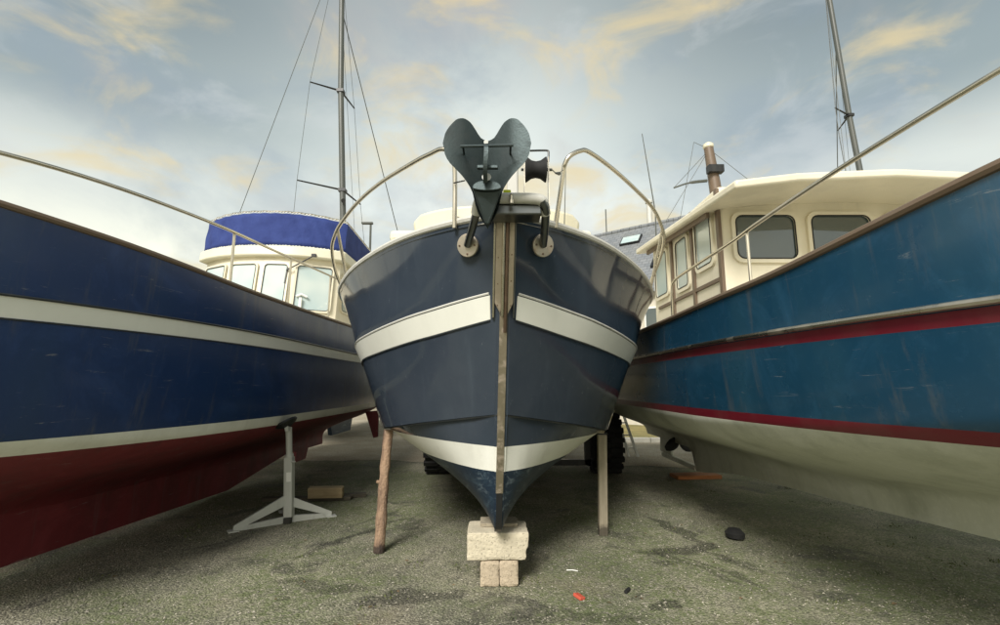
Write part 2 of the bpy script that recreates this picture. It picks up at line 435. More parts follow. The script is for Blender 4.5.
def pch(tab):
    """monotone-ish cubic through (s, value) pairs"""
    xs = [p[0] for p in tab]; ys = [p[1] for p in tab]; n = len(xs)
    d = [(ys[i + 1] - ys[i]) / (xs[i + 1] - xs[i]) for i in range(n - 1)]
    m = [d[0]] + [0 if d[i - 1] * d[i] <= 0 else 2 * d[i - 1] * d[i] / (d[i - 1] + d[i]) for i in range(1, n - 1)] + [d[-1]]
    def f(x):
        if x <= xs[0]: return ys[0]
        if x >= xs[-1]: return ys[-1]
        i = max(k for k in range(n - 1) if xs[k] <= x)
        h = xs[i + 1] - xs[i]; t = (x - xs[i]) / h
        return (2*t**3 - 3*t*t + 1) * ys[i] + (t**3 - 2*t*t + t) * h * m[i] + (3*t*t - 2*t**3) * ys[i + 1] + (t**3 - t*t) * h * m[i + 1]
    return f
def spline(pts, n=8):
    """Catmull-Rom through points"""
    P = [Vector(p) for p in pts]; P = [2 * P[0] - P[1]] + P + [2 * P[-1] - P[-2]]; o = []
    for i in range(1, len(P) - 2):
        for k in range(n):
            t = k / n; a, b_, c_, d_ = P[i - 1:i + 3]
            o.append(.5 * ((2 * b_) + (c_ - a) * t + (2 * a - 5 * b_ + 4 * c_ - d_) * t * t + (3 * b_ - a - 3 * c_ + d_) * t ** 3))
    o.append(P[-2]); return o
def split_z(mb, cuts, specs, parent):
    """cut one hull skin at given heights; one mesh object per colour zone"""
    me = bpy.data.meshes.new('tmp'); me.from_pydata([tuple(p) for p in mb.v], [], mb.f)
    bm = bmesh.new(); bm.from_mesh(me); bpy.data.meshes.remove(me)
    bmesh.ops.remove_doubles(bm, verts=bm.verts, dist=5e-4)
    bmesh.ops.recalc_face_normals(bm, faces=bm.faces)
    for z in cuts:
        bmesh.ops.bisect_plane(bm, geom=bm.verts[:] + bm.edges[:] + bm.faces[:], plane_co=(0, 0, z), plane_no=(0, 0, 1), dist=1e-5)
    bm.faces.ensure_lookup_table()
    res = []
    for name, mat, test in specs:
        q = MB(); idx = {}
        for f in bm.faces:
            if test(f.calc_center_median().z):
                for v in f.verts:
                    if v not in idx: idx[v] = len(q.v); q.v.append(v.co.copy())
                q.f.append(tuple(idx[v] for v in f.verts)); q.sm.append(True)
        m2 = bpy.data.meshes.new(name); m2.from_pydata([tuple(p) for p in q.v], [], q.f)
        for p in m2.polygons: p.use_smooth = True
        m2.set_sharp_from_angle(angle=R(28))
        m2.materials.append(MATS[mat]); o = bpy.data.objects.new(name, m2); C.objects.link(o); o.parent = parent
        XF[o.name] = XF[parent.name]; res.append(o)
    bm.free(); return res
def window(parent, o, u, v, w_, h, mats=('white_grp', 'pane_pale'), fw=.04, r=.06, depth=.03, n=None):
    """rounded window: o = lower corner, u/v unit axes, frame proud of the wall, pane set back in it"""
    o = Vector(o); u = Vector(u).normalized(); v = Vector(v).normalized(); n = Vector(n) if n else u.cross(v).normalized()
    def ring(ins, rr):
        pts = []
        for cx_, cy_, a0 in ((w_ - ins - rr, ins + rr, -90), (w_ - ins - rr, h - ins - rr, 0), (ins + rr, h - ins - rr, 90), (ins + rr, ins + rr, 180)):
            for k in range(5):
                a = R(a0 + 22.5 * k); pts.append(o + u * (cx_ + rr * math.cos(a)) + v * (cy_ + rr * math.sin(a)))
        return pts
    A = ring(0, r); B = ring(fw, max(r - fw * .6, .01)); k = len(A)
    m = MB()
    vs = [p for p in A] + [p + n * depth for p in A] + [p + n * depth for p in B] + [p for p in B]
    fs = []
    for i in range(k):
        j = (i + 1) % k
        for q in range(3): fs.append((q * k + i, q * k + j, (q + 1) * k + j, (q + 1) * k + i))
    m.add(vs, fs); f = m.build('window', mats[0], parent)
    MB().tube([q + n * depth for q in B], .006, 6, closed=True).build('seal', 'rubber', f)
    p = MB().prism([q + n * depth * .15 for q in B], n * depth * .3)
    p.build('pane', mats[1], f)
    return f

# ------------------------------------------------------------------ ground
g = MB(); S = 260
g.add([(-S, -40, 0), (S, -40, 0), (S, 400, 0), (-S, 400, 0)], [(0, 1, 2, 3)])
kind(g.build('ground', 'tarmac'), 'structure')
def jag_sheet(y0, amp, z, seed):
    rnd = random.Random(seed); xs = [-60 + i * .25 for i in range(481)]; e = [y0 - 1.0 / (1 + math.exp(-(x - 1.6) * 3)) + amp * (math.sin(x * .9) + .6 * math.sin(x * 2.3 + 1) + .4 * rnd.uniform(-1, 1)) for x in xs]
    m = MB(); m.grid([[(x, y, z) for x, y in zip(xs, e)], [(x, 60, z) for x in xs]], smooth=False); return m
kind(jag_sheet(9.9, .22, .004, 5).build('sunlit_apron', 'sunlit_gravel'), 'structure')  # gravel, made paler to stand in for sunlight on the far ground
g = MB(); g.add([(1.6, 13.0, .012), (60, 13.0, .012), (60, 60, .012), (1.6, 60, .012)], [(0, 1, 2, 3)])
kind(g.build('grass_verge', 'dry_grass_soil'), 'structure')
kerb = kind(MB().box((0, 0, -.2), (.01, .01, .01)).build('kerb', 'kerb_concrete'), 'structure')
kstone = None
for i in range(34):
    x = 1.7 + i * .92
    if kstone is None:
        kstone = MB().box((0, 0, .06), (.90, .16, .13)).build('kerb_stone', 'kerb_concrete', kerb, local=True, bevel=.012); o = kstone
    else:
        o = kstone.copy(); C.objects.link(o); o.parent = kerb
    o.location = (x, 12.9 + random.uniform(-.008, .008), 0); o.rotation_euler.z = R(random.uniform(-.6, .6))

# ------------------------------------------------------------------ centre boat
BOAT = thing('motor_boat', 'navy trawler seen bow on in the middle, cream bands and an anchor at its stem', 'boat',
             (-.062, 5.0, 0), (0, R(.75), R(1.9)))
BY = 5.0
def loc(p): return Vector((p[0], p[1] - BY, p[2]))     # hull tables use photograph-aligned y; root sits at BY
yE = 12.6
stem = pch([(.42, 3.72), (.46, 3.655), (.55, 3.61), (.70, 3.57), (.89, 3.52), (1.07, 3.47), (1.30, 3.40), (1.96, 3.20), (2.12, 3.15), (2.45, 3.05), (2.62, 3.0)])
def line(y0, xt, zt): return y0, pch(xt), pch(zt)
LN = {
 'chine': line(3.40, [(0, .045), (.12, .16), (.25, .31), (.5, .59), (1, .94), (1.3, 1.055), (2, 1.19), (3, 1.29), (9.2, 1.22)],
               [(0, 1.30), (.5, 1.20), (1, 1.12), (1.3, 1.09), (2, 1.04), (3, 1.0), (9.2, .98)]),
 'bb': line(3.20, [(0, .045), (.1, .19), (.25, .40), (.5, .69), (1, 1.08), (1.4, 1.30), (2, 1.44), (3, 1.54), (5, 1.56), (9.4, 1.40)],
            [(0, 1.96), (.4, 1.855), (1, 1.77), (1.5, 1.725), (2.5, 1.68), (9.4, 1.68)]),
 'bt': line(3.15, [(0, .045), (.1, .21), (.25, .43), (.5, .73), (1, 1.13), (1.45, 1.37), (2, 1.50), (3, 1.59), (5, 1.61), (9.4, 1.45)],
            [(0, 2.12), (.4, 2.02), (1, 1.925), (1.5, 1.875), (2.5, 1.82), (9.4, 1.82)]),
 'sheer': line(3.0, [(0, .05), (.1, .25), (.25, .47), (.5, .75), (1, 1.16), (1.5, 1.48), (2, 1.70), (2.5, 1.77), (3.5, 1.81), (5, 1.80), (9.6, 1.55)],
               [(0, 2.62), (.5, 2.61), (1, 2.58), (1.5, 2.53), (2, 2.455), (3, 2.38), (5, 2.30), (9.6, 2.34)]),
}
US = [(i / 54) ** 1.75 for i in range(55)]
def pt(k, u, dx=0, dz=0):
    y0, X, Z = LN[k]; s = (yE - y0) * u
    return Vector((X(s) + dx, y0 + s, Z(s) + dz))
hull = MB()
def strip(a, b_, k, bow=0.0):
    rows = []
    for j in range(k + 1):
        t = j / k; row = []
        for u in US:
            p = pt(a, u).lerp(pt(b_, u), t); s = p.y - 3.2
            p.x -= bow * math.sin(math.pi * t) * min(1, max(0, s) / .6)
            row.append(loc(p))
        rows.append(row)
    return rows
# chine flat then topsides
def co(u): return .001 + .044 * min(1, (yE - 3.4) * u / .14)
rows = [[loc(pt('chine', u)) for u in US], [loc(pt('chine', u, co(u), -.004)) for u in US]]
hull.grid(rows)
r2 = []
for j in range(7):
    t = j / 6; row = []
    for u in US:
        p = pt('chine', u, co(u), -.004).lerp(pt('bb', u), t); row.append(loc(p))
    r2.append(row)
hull.grid(r2); hull.grid(strip('bb', 'bt', 2)); hull.grid(strip('bt', 'sheer', 6, .02))
# bottom: keel profile to chine
prof = pch([(3.40, 1.30), (3.47, 1.07), (3.52, .89), (3.57, .70), (3.61, .55), (3.655, .46), (3.72, .425), (6, .40), (yE, .38)])
ys = [3.4 + (yE - 3.4) * (i / 50) ** 1.9 for i in range(51)]
rows = []
for j in range(10):
    t = j / 9; row = []
    for y in ys:
        s = y - 3.4; xc, zc_ = LN['chine'][1](s), LN['chine'][2](s)
        x0 = .024; z0 = prof(y)
        hol = .0 * math.sin(math.pi * t) * min(1, s / .8) * (1 - t)
        row.append(loc((x0 + (xc - x0) * t, y, z0 + (zc_ - z0) * t + hol)))
    rows.append(row)
hull.grid(rows)
hull.grid([[loc((0, y, prof(y))) for y in ys], rows[0]], smooth=False)
zs_ = [.42 + .022 * i for i in range(101)]
hull.grid([[loc((0, stem(z) - .004, z)) for z in zs_], [loc((.046 - .020 * max(0, (1.3 - z)), stem(z), z)) for z in zs_]], smooth=False)
# transom
tr = [loc(pt(k, 1)) for k in ('chine', 'bb', 'bt', 'sheer')]
hull.add([loc((0, yE, .38)), *tr, loc((0, yE, 2.34))], [(0, 1, 2, 3, 4, 5)])
hull.mirror(0)
split_z(hull, [.885, 1.065], [('hull', 'navy_gelcoat', lambda z: z > 1.065), ('boot_stripe', 'boot_cream', lambda z: .885 < z <= 1.065),
                              ('bottom_paint', 'antifoul_navy', lambda z: z <= .885)], BOAT)
def side(sg, p): return Vector((p.x * sg, p.y, p.z))
for sg in (-1, 1):
    us = [u for u in US if (yE - 3.2) * u > .015]
    m = MB(); off = Vector((sg * .006, -.003, 0))
    a = [side(sg, loc(pt('bb', u))) + off for u in us]; c_ = [side(sg, loc(pt('bt', u))) + off for u in us]
    mid = [a[i].lerp(c_[i], .5) for i in range(len(a))]
    m.grid([a, mid, c_])
    inn = Vector((-sg * .012, .006, 0)); m.grid([a, [p + inn for p in a]]); m.grid([c_, [p + inn for p in c_]])
    m.add([a[0], c_[0], c_[0] + inn, a[0] + inn], [(0, 1, 2, 3)])
    m.build('cream_band', 'cream_band', BOAT, local=True)
    m = MB(); m.tube([side(sg, loc(pt('bt', u, .008, .014))) for u in us], .009, 6); m.build('rub_moulding', 'gunwale_grey', BOAT, local=True)
    m = MB(); m.tube([side(sg, loc(pt('bb', u, .004, -.008))) for u in us], .006, 6); m.build('lower_moulding', 'rub_dark', BOAT, local=True)
    m = MB(); m.tube([side(sg, loc(pt('chine', u, co(u) - .022, -.006))) for u in US], .010, 6); m.build('chine_shadow_line', 'rub_dark', BOAT, local=True)  # dark tube drawn in as the shadow line under the chine
    m = MB(); m.tube([side(sg, loc(pt('sheer', u, -.01, .012))) for u in US], .026, 8); m.build('gunwale', 'gunwale_grey', BOAT, local=True)
d = MB(); rows = []
for t in (-1, -.5, 0, .5, 1):
    rows.append([loc(pt('sheer', u)) * 1 for u in US]); 
    for p in rows[-1]: p.z += -.04 + .05 * (1 - t * t); p.x *= t * .99
d.grid(rows); d.build('deck', 'deck_paint', BOAT, local=True)

# stem irons (follow the stem, boat-local)
def stem_bar(name, mat, z0, z1, x0, x1, proud, point=0.0, n=26, thick=.012, bev=.003):
    m = MB(); A = []; B = []; Cc = []; D = []
    for i in range(n + 1):
        z = z0 + (z1 - z0) * i / n; y = stem(z) - BY
        xa, xb = x0, x1
        if point and i < 3:
            f = i / 3; xm = x0 if abs(x0) < abs(x1) else x1
            xa = xm + (x0 - xm) * f; xb = xm + (x1 - xm) * f
        A.append((xa, y - proud, z)); B.append((xb, y - proud, z)); Cc.append((xb, y - proud + thick + .05, z)); D.append((xa, y - proud + thick + .05, z))
    m.grid([A, B, Cc, D, A], smooth=False)
    m.add([A[0], B[0], Cc[0], D[0], A[-1], B[-1], Cc[-1], D[-1]], [(0, 1, 2, 3), (7, 6, 5, 4)])
    return m.build(name, mat, BOAT, local=True, weld=True)
stem_bar('stem_band', 'bronze_strip', .73, 2.52, -.026, .026, .016)
stem_bar('stem_cheek', 'bronze_strip', 1.985, 2.60, -.062, -.022, .022, point=1)
stem_bar('stem_cheek', 'bronze_strip', 1.985, 2.60, .028, .062, .022, point=1)
stem_bar('stem_edge', 'stainless', 1.96, 2.60, -.078, -.066, .012)
stem_bar('stem_edge', 'stainless_dark', 1.96, 2.60, .066, .074, .012)
m = MB(); m.tube([(-.010, stem(z) - BY - .028, z) for z in [1.97 + i * .065 for i in range(11)]], .011, 8); m.build('stem_rod', 'stainless', BOAT, local=True)
m = MB(); m.tube([(.013, stem(z) - BY - .026, z) for z in [1.86 + i * .075 for i in range(11)]], .012, 8); m.build('stem_rod', 'brown_rod', BOAT, local=True)
for x, z in ((-.044, 2.04), (.046, 2.04), (-.044, 2.18), (.046, 2.2), (-.044, 2.35), (.046, 2.37)):
    MB().lathe([(.005, 0), (.004, .004)], (x, stem(z) - BY - .022, z), (0, -1, -.3), 8).build('screw', 'brown_rod', BOAT, local=True)
# forefoot shoe below the strip
stem_bar('forefoot_shoe', 'black_paint', .43, .725, -.022, .022, .016, n=20)

# bow frame (world coordinates)
FL, FR = Vector((-.222, 3.11, 2.450)), Vector((.296, 3.11, 2.450))
for sg, P in ((-1, FL), (1, FR)):
    nrm = Vector((sg * .42, -.86, -.26)).normalized()
    f = MB().lathe([(.080, -.012), (.080, .006), (.076, .010), (.03, .011)], P, nrm, 28).build('deck_flange', 'flange_metal', BOAT)
    for k in range(4):
        a = nrm.orthogonal().normalized(); a.rotate(Matrix.Rotation(R(45 + 90 * k), 3, nrm))
        MB().lathe([(.008, .009), (.006, .016)], P + a * .058, nrm, 8).build('bolt', 'brown_rod', f)
legL = spline([FL + Vector((0, -.01, 0)), (-.175, 2.93, 2.53), (-.135, 2.79, 2.60), (-.095, 2.74, 2.635)], 6)
legR = spline([FR + Vector((0, -.01, 0)), (.293, 2.93, 2.52), (.283, 2.79, 2.585), (.255, 2.74, 2.625)], 6)
MB().tube(legL, .027, 12).build('bow_frame_leg', 'stainless_dark', BOAT)
MB().tube(legR, .027, 12).build('bow_frame_leg', 'stainless_dark', BOAT)
MB().tube(spline([(-.150, 2.83, 2.575), (-.135, 2.775, 2.615), (-.10, 2.745, 2.635), (.08, 2.74, 2.637), (.235, 2.745, 2.632), (.270, 2.775, 2.612), (.286, 2.83, 2.570)], 6), .034, 14).build('bow_frame_hoop', 'gunwale_grey', BOAT)
MB().box((.075, 2.93, 2.640), (.34, .34, .030)).build('bow_platform', 'gunwale_grey', BOAT, bevel=.008)
MB().box((.09, 2.84, 2.575), (.33, .16, .065)).build('roller_bracket', 'stainless_dark', BOAT, bevel=.008)
MB().lathe([(.016, 0), (.016, .02), (.009, .022), (.009, .05), (.013, .052), (.011, .06)], (.068, 2.695, 2.585), (0, -.05, 1), 10).build('shackle_bolt', 'stainless', BOAT)
# raised bow roller
rl = MB().lathe([(.083, -.068), (.083, -.062), (.060, -.03), (.054, 0), (.060, .03), (.083, .062), (.083, .068)], (.238, 2.93, 2.915), (1, 0, 0), 24).build('bow_roller', 'rubber', BOAT)
MB().tube([(.14, 2.93, 2.915), (.345, 2.93, 2.915)], .010, 8).build('roller_pin', 'stainless_dark', rl)
for x in (.158, .318):
    MB().prism([(x, 2.90, 2.64), (x, 2.985, 2.64), (x, 2.965, 3.0), (x, 2.915, 3.0)], (.006, 0, 0)).build('roller_cheek', 'stainless', BOAT)
m = MB(); m.tube(spline([(.20, 2.93, 3.05), (.27, 2.93, 3.052), (.318, 2.93, 3.05), (.324, 2.93, 3.03), (.321, 2.93, 2.97)], 5), .007, 8); m.build('keeper_pin', 'stainless_dark', BOAT)
MB().box((.087, 3.06, 2.84), (.075, .075, .46)).build('samson_post', 'gunwale_grey', BOAT, bevel=.012)
MB().box((.045, 2.86, 2.70), (.05, .05, .075)).build('yellow_fender_block', 'yellow_plastic', BOAT, bevel=.008)
m = MB(); m.tube([(.345, 2.93, 2.915), (.375, 2.98, 2.915)], .004, 6).tube([(.375, 2.98, 2.915), (.405, 3.03, 2.935)], [.006, .013], 8); m.build('gate_hook', 'stainless_dark', BOAT)
m = MB(); m.tube(spline([(.40, 3.02, 2.93), (.425, 3.06, 2.965), (.44, 3.08, 2.985)], 4), .005, 6); m.build('gate_ring', 'stainless', BOAT)
# pulpit rails
PL = [(-.315, 3.13, 2.58), (-.318, 3.10, 3.0), (-.34, 3.07, 3.10), (-.409, 3.08, 3.142), (-.505, 3.17, 3.152), (-.63, 3.3, 3.163), (-.966, 3.66, 3.169), (-1.264, 4.0, 3.134), (-1.519, 4.32, 3.053), (-1.645, 4.5, 2.982), (-1.726, 4.66, 2.886), (-1.756, 4.86, 2.725), (-1.719, 5.0, 2.548), (-1.68, 5.04, 2.46)]
PR = [(.39, 3.18, 2.60), (.444, 3.12, 2.967), (.457, 3.1, 3.04), (.492, 3.09, 3.095), (.567, 3.11, 3.143), (.643, 3.17, 3.167), (.876, 3.45, 3.177), (1.178, 3.85, 3.173), (1.436, 4.2, 3.143), (1.603, 4.48, 3.079), (1.69, 4.66, 2.992), (1.722, 4.9, 2.846), (1.667, 5.1, 2.615), (1.64, 5.15, 2.46)]
MB().tube(spline(PL, 8), .0165, 12).build('pulpit_rail', 'stainless', BOAT)
MB().tube(spline(PR, 8), .0165, 12).build('pulpit_rail', 'stainless', BOAT)
MB().tube([(-1.60, 4.44, 3.02), (-1.56, 4.76, 2.46)], .015, 10).build('stanchion', 'stainless', BOAT)
MB().tube([(1.635, 4.54, 3.05), (1.59, 4.92, 2.44)], .015, 10).build('stanchion', 'stainless', BOAT)
m = MB(); m.tube([(-.32, 3.08, 2.89), (-.24, 3.02, 2.88)], .005, 6); m.build('gate_hook', 'stainless_dark', BOAT)
# superstructure: wheelhouse roof and flybridge coaming
wh = MB(); wh.box((-.12, 9.0, 3.05), (2.9, 4.2, 1.5)); wh.build('wheelhouse', 'cream_grp', BOAT, bevel=.08)
rf = MB(); rf.box((-.14, 8.9, 3.70), (3.02, 4.4, .20)); rf.build('wheelhouse_roof', 'cream_grp', BOAT, bevel=.07)
def coaming():
    m = MB(); fr = []
    xl, xr = -1.43, 1.315
    n = 20; rows = []
    for zi in range(7):
        t = zi / 6; row = []
        for i in range(n + 1):
            f = i / n; x = xl + (xr - xl) * f
            e = abs(2 * f - 1); top = 4.31 - .07 * e ** 2
            if e > .88: top -= .10 * ((e - .88) / .12) ** 2
            z = 3.815 + (top - 3.815) * t
            xin = .06 * (1 - t) * (1 - 2 * f)
            row.append((x + xin, 7.0 + .35 * e ** 3 + .03 * (1 - t) * 2, z))
        rows.append(row)
    m.grid(rows)
    back = [[(x * 1, y + .9, z) for x, y, z in r] for r in rows]
    m.grid([rows[-1], back[-1]]); m.grid(back, flip=True)
    m.grid([[r[0] for r in rows], [r[0] for r in back]]); m.grid([[r[-1] for r in rows], [r[-1] for r in back]], flip=True)
    return m.build('flybridge_coaming', 'cream_grp', BOAT, weld=True, bevel=.05)
fb = coaming()
# script emblem and crown painted on the coaming (raised lettering)
def yface(x): e = abs(2 * (x + 1.40) / 2.685 - 1); return 7.0 + .35 * e ** 3 + .02
pts = [(-1.02, 3.965), (-.985, 3.995), (-.955, 4.005), (-.93, 3.985), (-.90, 4.01), (-.85, 4.01), (-.82, 4.0)]
m = MB(); m.tube([(x, yface(x) - .006, z) for x, z in pts], [.010, .012, .014, .008, .012, .012, .004], 6); m.build('emblem_script', 'black_paint', fb)
pts = [(-.80, 4.01), (-.77, 4.045), (-.78, 4.005), (-.72, 4.025), (-.66, 4.015), (-.63, 4.04), (-.66, 4.055)]
m = MB(); m.tube([(x, yface(x) - .006, z) for x, z in pts], [.006, .01, .006, .01, .012, .01, .004], 6); m.build('emblem_script', 'black_paint', fb)
for k, (x, z) in enumerate(((-.72, 4.08), (-.69, 4.105), (-.66, 4.115), (-.63, 4.10), (-.61, 4.07), (-.665, 4.08))):
    MB().lathe([(.011, -.004), (.009, .004)], (x, yface(x) - .004, z), (0, -1, 0), 8).build('emblem_dot', 'black_paint', fb)
MB().tube([(.985, 6.9, 3.9), (1.03, 6.85, 5.02)], [.009, .004], 6).build('whip_antenna', 'mast_alu', BOAT)
# keel skeg under the stern, rudder
MB().prism([(.03, 9.5, .20), (.03, 12.2, .16), (.03, 12.2, .40), (.03, 8.6, .42)], (-.11, 0, 0)).build('keel', 'antifoul_navy', BOAT)
MB().box((-.02, 12.72, .75), (.05, .22, 1.1)).build('rudder', 'antifoul_navy', BOAT, bevel=.01)

# ------------------------------------------------------------------ anchor
AN = thing('anchor', 'grey two lobed plough anchor hung at the bow of the middle boat', 'anchor', (-.075, 2.6, 2.43))
ACX = -.075
topf = pch([(0, 2.962), (.03, 2.962), (.045, 2.972), (.06, 2.99), (.08, 3.018), (.105, 3.042), (.135, 3.05), (.17, 3.04), (.205, 3.005), (.235, 2.96), (.252, 2.915), (.256, 2.885)])
botf = pch([(0, 2.43), (.02, 2.455), (.045, 2.49), (.066, 2.535), (.078, 2.59), (.090, 2.63), (.115, 2.67), (.15, 2.712), (.19, 2.75), (.225, 2.785), (.250, 2.84), (.256, 2.885)])
def ay(x, z): return 2.70 - .62 * x ** .95 - .10 * (z - 2.43) + .8 * max(0, x - .13) ** 1.4
for sg in (-1, 1):
    F, Bk = [], []
    for i in range(19):
        x = .256 * (i / 18) ** .85; r1, r2_ = [], []
        for j in range(15):
            z = botf(x) + (topf(x) - botf(x)) * j / 14
            y = ay(x, z); r1.append((ACX + sg * x, y, z)); r2_.append((ACX + sg * max(0, x - .003), y + .014, z))
        F.append(r1); Bk.append(r2_)
    m = MB(); m.grid(F); m.grid(Bk, flip=True)
    m.grid([[r[0] for r in F], [r[0] for r in Bk]]); m.grid([[r[-1] for r in F], [r[-1] for r in Bk]]); m.grid([F[-1], Bk[-1]])
    m.build('fluke', 'anchor_steel', AN, weld=True)
MB().prism([(ACX - .082, 2.565, 2.622), (ACX + .082, 2.565, 2.622), (ACX + .05, 2.61, 2.53), (ACX + .012, 2.64, 2.435), (ACX - .012, 2.64, 2.435), (ACX - .05, 2.61, 2.53)], (0, .05, .01)).build('fluke_tip', 'anchor_steel', AN, bevel=.008)
cr = [(ACX + .084 * math.cos(R(a)), 2.545, 2.622 + (.045 if a <= 180 else .018) * math.sin(R(a))) for a in range(0, 360, 20)]
MB().prism(cr, (0, .035, 0)).build('toe_web', 'anchor_steel', AN, bevel=.004)
MB().tube([(ACX - .148, 2.475, 2.835), (ACX + .150, 2.475, 2.842)], .0085, 8).build('cross_rod', 'anchor_steel', AN)
for sg in (-1, 1):
    MB().tube([(ACX + sg * .135, 2.475, 2.838), (ACX + sg * .135, 2.60, 2.838)], .006, 6).build('rod_lug', 'anchor_steel', AN)
sh = spline([(ACX - .005, 2.49, 2.855), (ACX - .002, 2.455, 2.81), (ACX - .004, 2.455, 2.75), (ACX - .008, 2.475, 2.69), (ACX - .008, 2.52, 2.645)], 5)
m = MB()
for i in range(len(sh) - 1): m.bar(sh[i], sh[i + 1] + (sh[i + 1] - sh[i]) * .12, .024, .03, (0, -1, 0))
m.build('shank_hook', 'anchor_steel', AN)
MB().lathe([(.013, 0), (.013, .008)], (ACX - .004, 2.470, 2.855), (0, -1, 0), 10).build('rod_nut', 'galvanised', AN)
MB().box((ACX + .005, 2.50, 2.722), (.12, .024, .022)).build('hinge_bar', 'anchor_steel', AN, bevel=.005)
MB().lathe([(.02, 0), (.027, .01), (.012, .016)], (ACX - .002, 2.53, 2.672), (0, -1, .2), 12).build('hinge_cap', 'galvanised', AN)
MB().bar((ACX, 2.62, 2.64), (ACX + .05, 2.92, 2.675), .028, .03).build('shank', 'anchor_steel', AN, bevel=.005)

# ------------------------------------------------------------------ generic neighbour hull
def neighbour(root, cx_, y0, y1, B, sheer_z, sec, keel, bow_h=1.1, flare=.15, fwd=1.0, stern=.85, full=.55):
    """round-bilge hull. B half beam, sec = [(breadth fraction, height)] amidships from keel up to sheer"""
    Ln = y1 - y0; m = MB(); rows = []
    NS = 46; zt = sec[-1][1]
    for i in range(NS + 1):
        f = (i / NS) ** 1.25; y = y0 + Ln * f; s = y - y0
        a = min(1, s / (Ln * .42)); br = (1 - (1 - a) ** 2.3) ** full
        if f > .72: br *= 1 - (1 - stern) * ((f - .72) / .28) ** 1.8
        zs = sheer_z(s); zk = keel(s)
        row = []
        ctrl = []
        for q, (bf, h) in enumerate(sec):
            hh = (h - sec[0][1]) / (zt - sec[0][1])
            z = zk + (zs - zk) * hh if a < .999 else (zk if q == 0 else h if q < len(sec) - 1 else zs)
            if a < 1:
                z2 = (zk if q == 0 else h if q < len(sec) - 1 else zs); z2 = max(z2, zk + (zs - zk) * hh * .55)
                z = z * (1 - a) + z2 * a
            wv = bf * br * (1 - (1 - a) * flare * (1 - hh) * 2.2)
            ctrl.append((cx_ + B * max(wv, .012), y, z))
        row = spline(ctrl, 4)
        rows.append(row)
    m.grid(rows)
    st = rows[-1]; m.add(st + [Vector((cx_, y1, st[-1].z)), Vector((cx_, y1, st[0].z))], [tuple(range(len(st) + 2))])
    m.grid([[Vector((cx_, r[0].y, r[0].z)) for r in rows], [r[0] for r in rows]])
    m.grid([[Vector((cx_, p.y - .01, p.z)) for p in rows[0]], rows[0]])
    m.mirror(cx_)
    return m, rows
def sheer_pts(rows, cx_, sg, dx=0, dz=0):
    return [(cx_ + sg * (r[-1].x - cx_ + dx), r[-1].y, r[-1].z + dz) for r in rows]
def at_height(rows, cx_, sg, zf, dx=.0):
    o = []
    for r in rows:
        z = zf(r[-1])
        for a, b_ in zip(r[:-1], r[1:]):
            if a.z <= z <= b_.z:
                t = (z - a.z) / max(1e-6, b_.z - a.z); p = a.lerp(b_, t); o.append((cx_ + sg * (p.x - cx_ + dx), p.y, z)); break
    return o
def zero(root, mb):       # world -> root space for split_z (roots here are not rotated)
    inv = XF[root.name].inverted(); mb.v = [inv @ p for p in mb.v]; return mb

# ------------------------------------------------------------------ left boat
LX = -3.93
LB = thing('motor_boat', 'royal blue boat with red bottom and blue canvas flybridge screen, at left', 'boat', (LX, 6.0, 0))
mb, rows = neighbour(LB, LX, 1.6, 10.6, 1.5, pch([(0, 2.62), (1.5, 2.50), (3.2, 2.41), (5.5, 2.44), (9, 2.55)]),
    [(.03, .30), (.05, .50), (.30, .68), (.68, .86), (.93, 1.02), (.985, 1.15), (1.0, 1.5), (1.0, 1.95), (.99, 2.42)],
    pch([(0, 2.0), (.35, 1.2), (.8, .7), (1.6, .45), (3, .34), (9, .24)]))
split_z(zero(LB, mb), [1.065, 1.165, 1.895, 2.02], [('hull', 'royal_blue', lambda z: 1.165 < z <= 1.895 or z > 2.02), ('white_stripe', 'cream_band', lambda z: 1.895 < z <= 2.02),
    ('boot_stripe', 'boot_cream', lambda z: 1.065 < z <= 1.165), ('bottom_paint', 'antifoul_red', lambda z: z <= 1.065)], LB)
for sg in (-1, 1):
    MB().tube(sheer_pts(rows, LX, sg, -.005, .01), .024, 8).build('gunwale', 'brown_trim', LB)
    MB().tube(at_height(rows, LX, sg, lambda p: 2.028, .006), .009, 6).build('rub_moulding', 'rub_dark', LB)
    MB().tube(at_height(rows, LX, sg, lambda p: 1.888, .004), .006, 6).build('rub_moulding', 'rub_dark', LB)
d = MB(); d.grid([[(LX + (r[-1].x - LX) * t * .985, r[-1].y, r[-1].z - .03 + .05 * (1 - t * t)) for r in rows] for t in (-1, -.5, 0, .5, 1)]); d.build('deck', 'deck_paint', LB)
# cabin: curved raked front and sides
def lb_front(f, z, grow=0.0):
    """f -1..1 across the cabin front, z height; returns point"""
    h = (z - 2.45) / 1.3
    x = LX + f * (1.16 + grow); y = 7.36 + .42 * abs(f) ** 2.4 + .18 * h - grow
    return Vector((x, y, z))
def wrap(z0, z1, grow, nz=6, ylen=2.5, nx=24):
    rows_ = []
    for k in range(nz + 1):
        z = z0 + (z1 - z0) * k / nz; r = []
        for i in range(nx + 1): r.append(lb_front(-1 + 2 * i / nx, z, grow))
        a = [Vector((r[0].x, r[0].y + ylen * j / 8, z)) for j in range(8, 0, -1)]
        c_ = [Vector((r[-1].x, r[-1].y + ylen * j / 8, z)) for j in range(1, 9)]
        rows_.append(a + r + c_)
    return rows_
W0 = wrap(2.35, 3.62, 0); m = MB().grid(W0)
m.add(W0[0] + W0[-1], [tuple(range(len(W0[0]))), tuple(range(len(W0[0]), 2 * len(W0[0])))[::-1]])
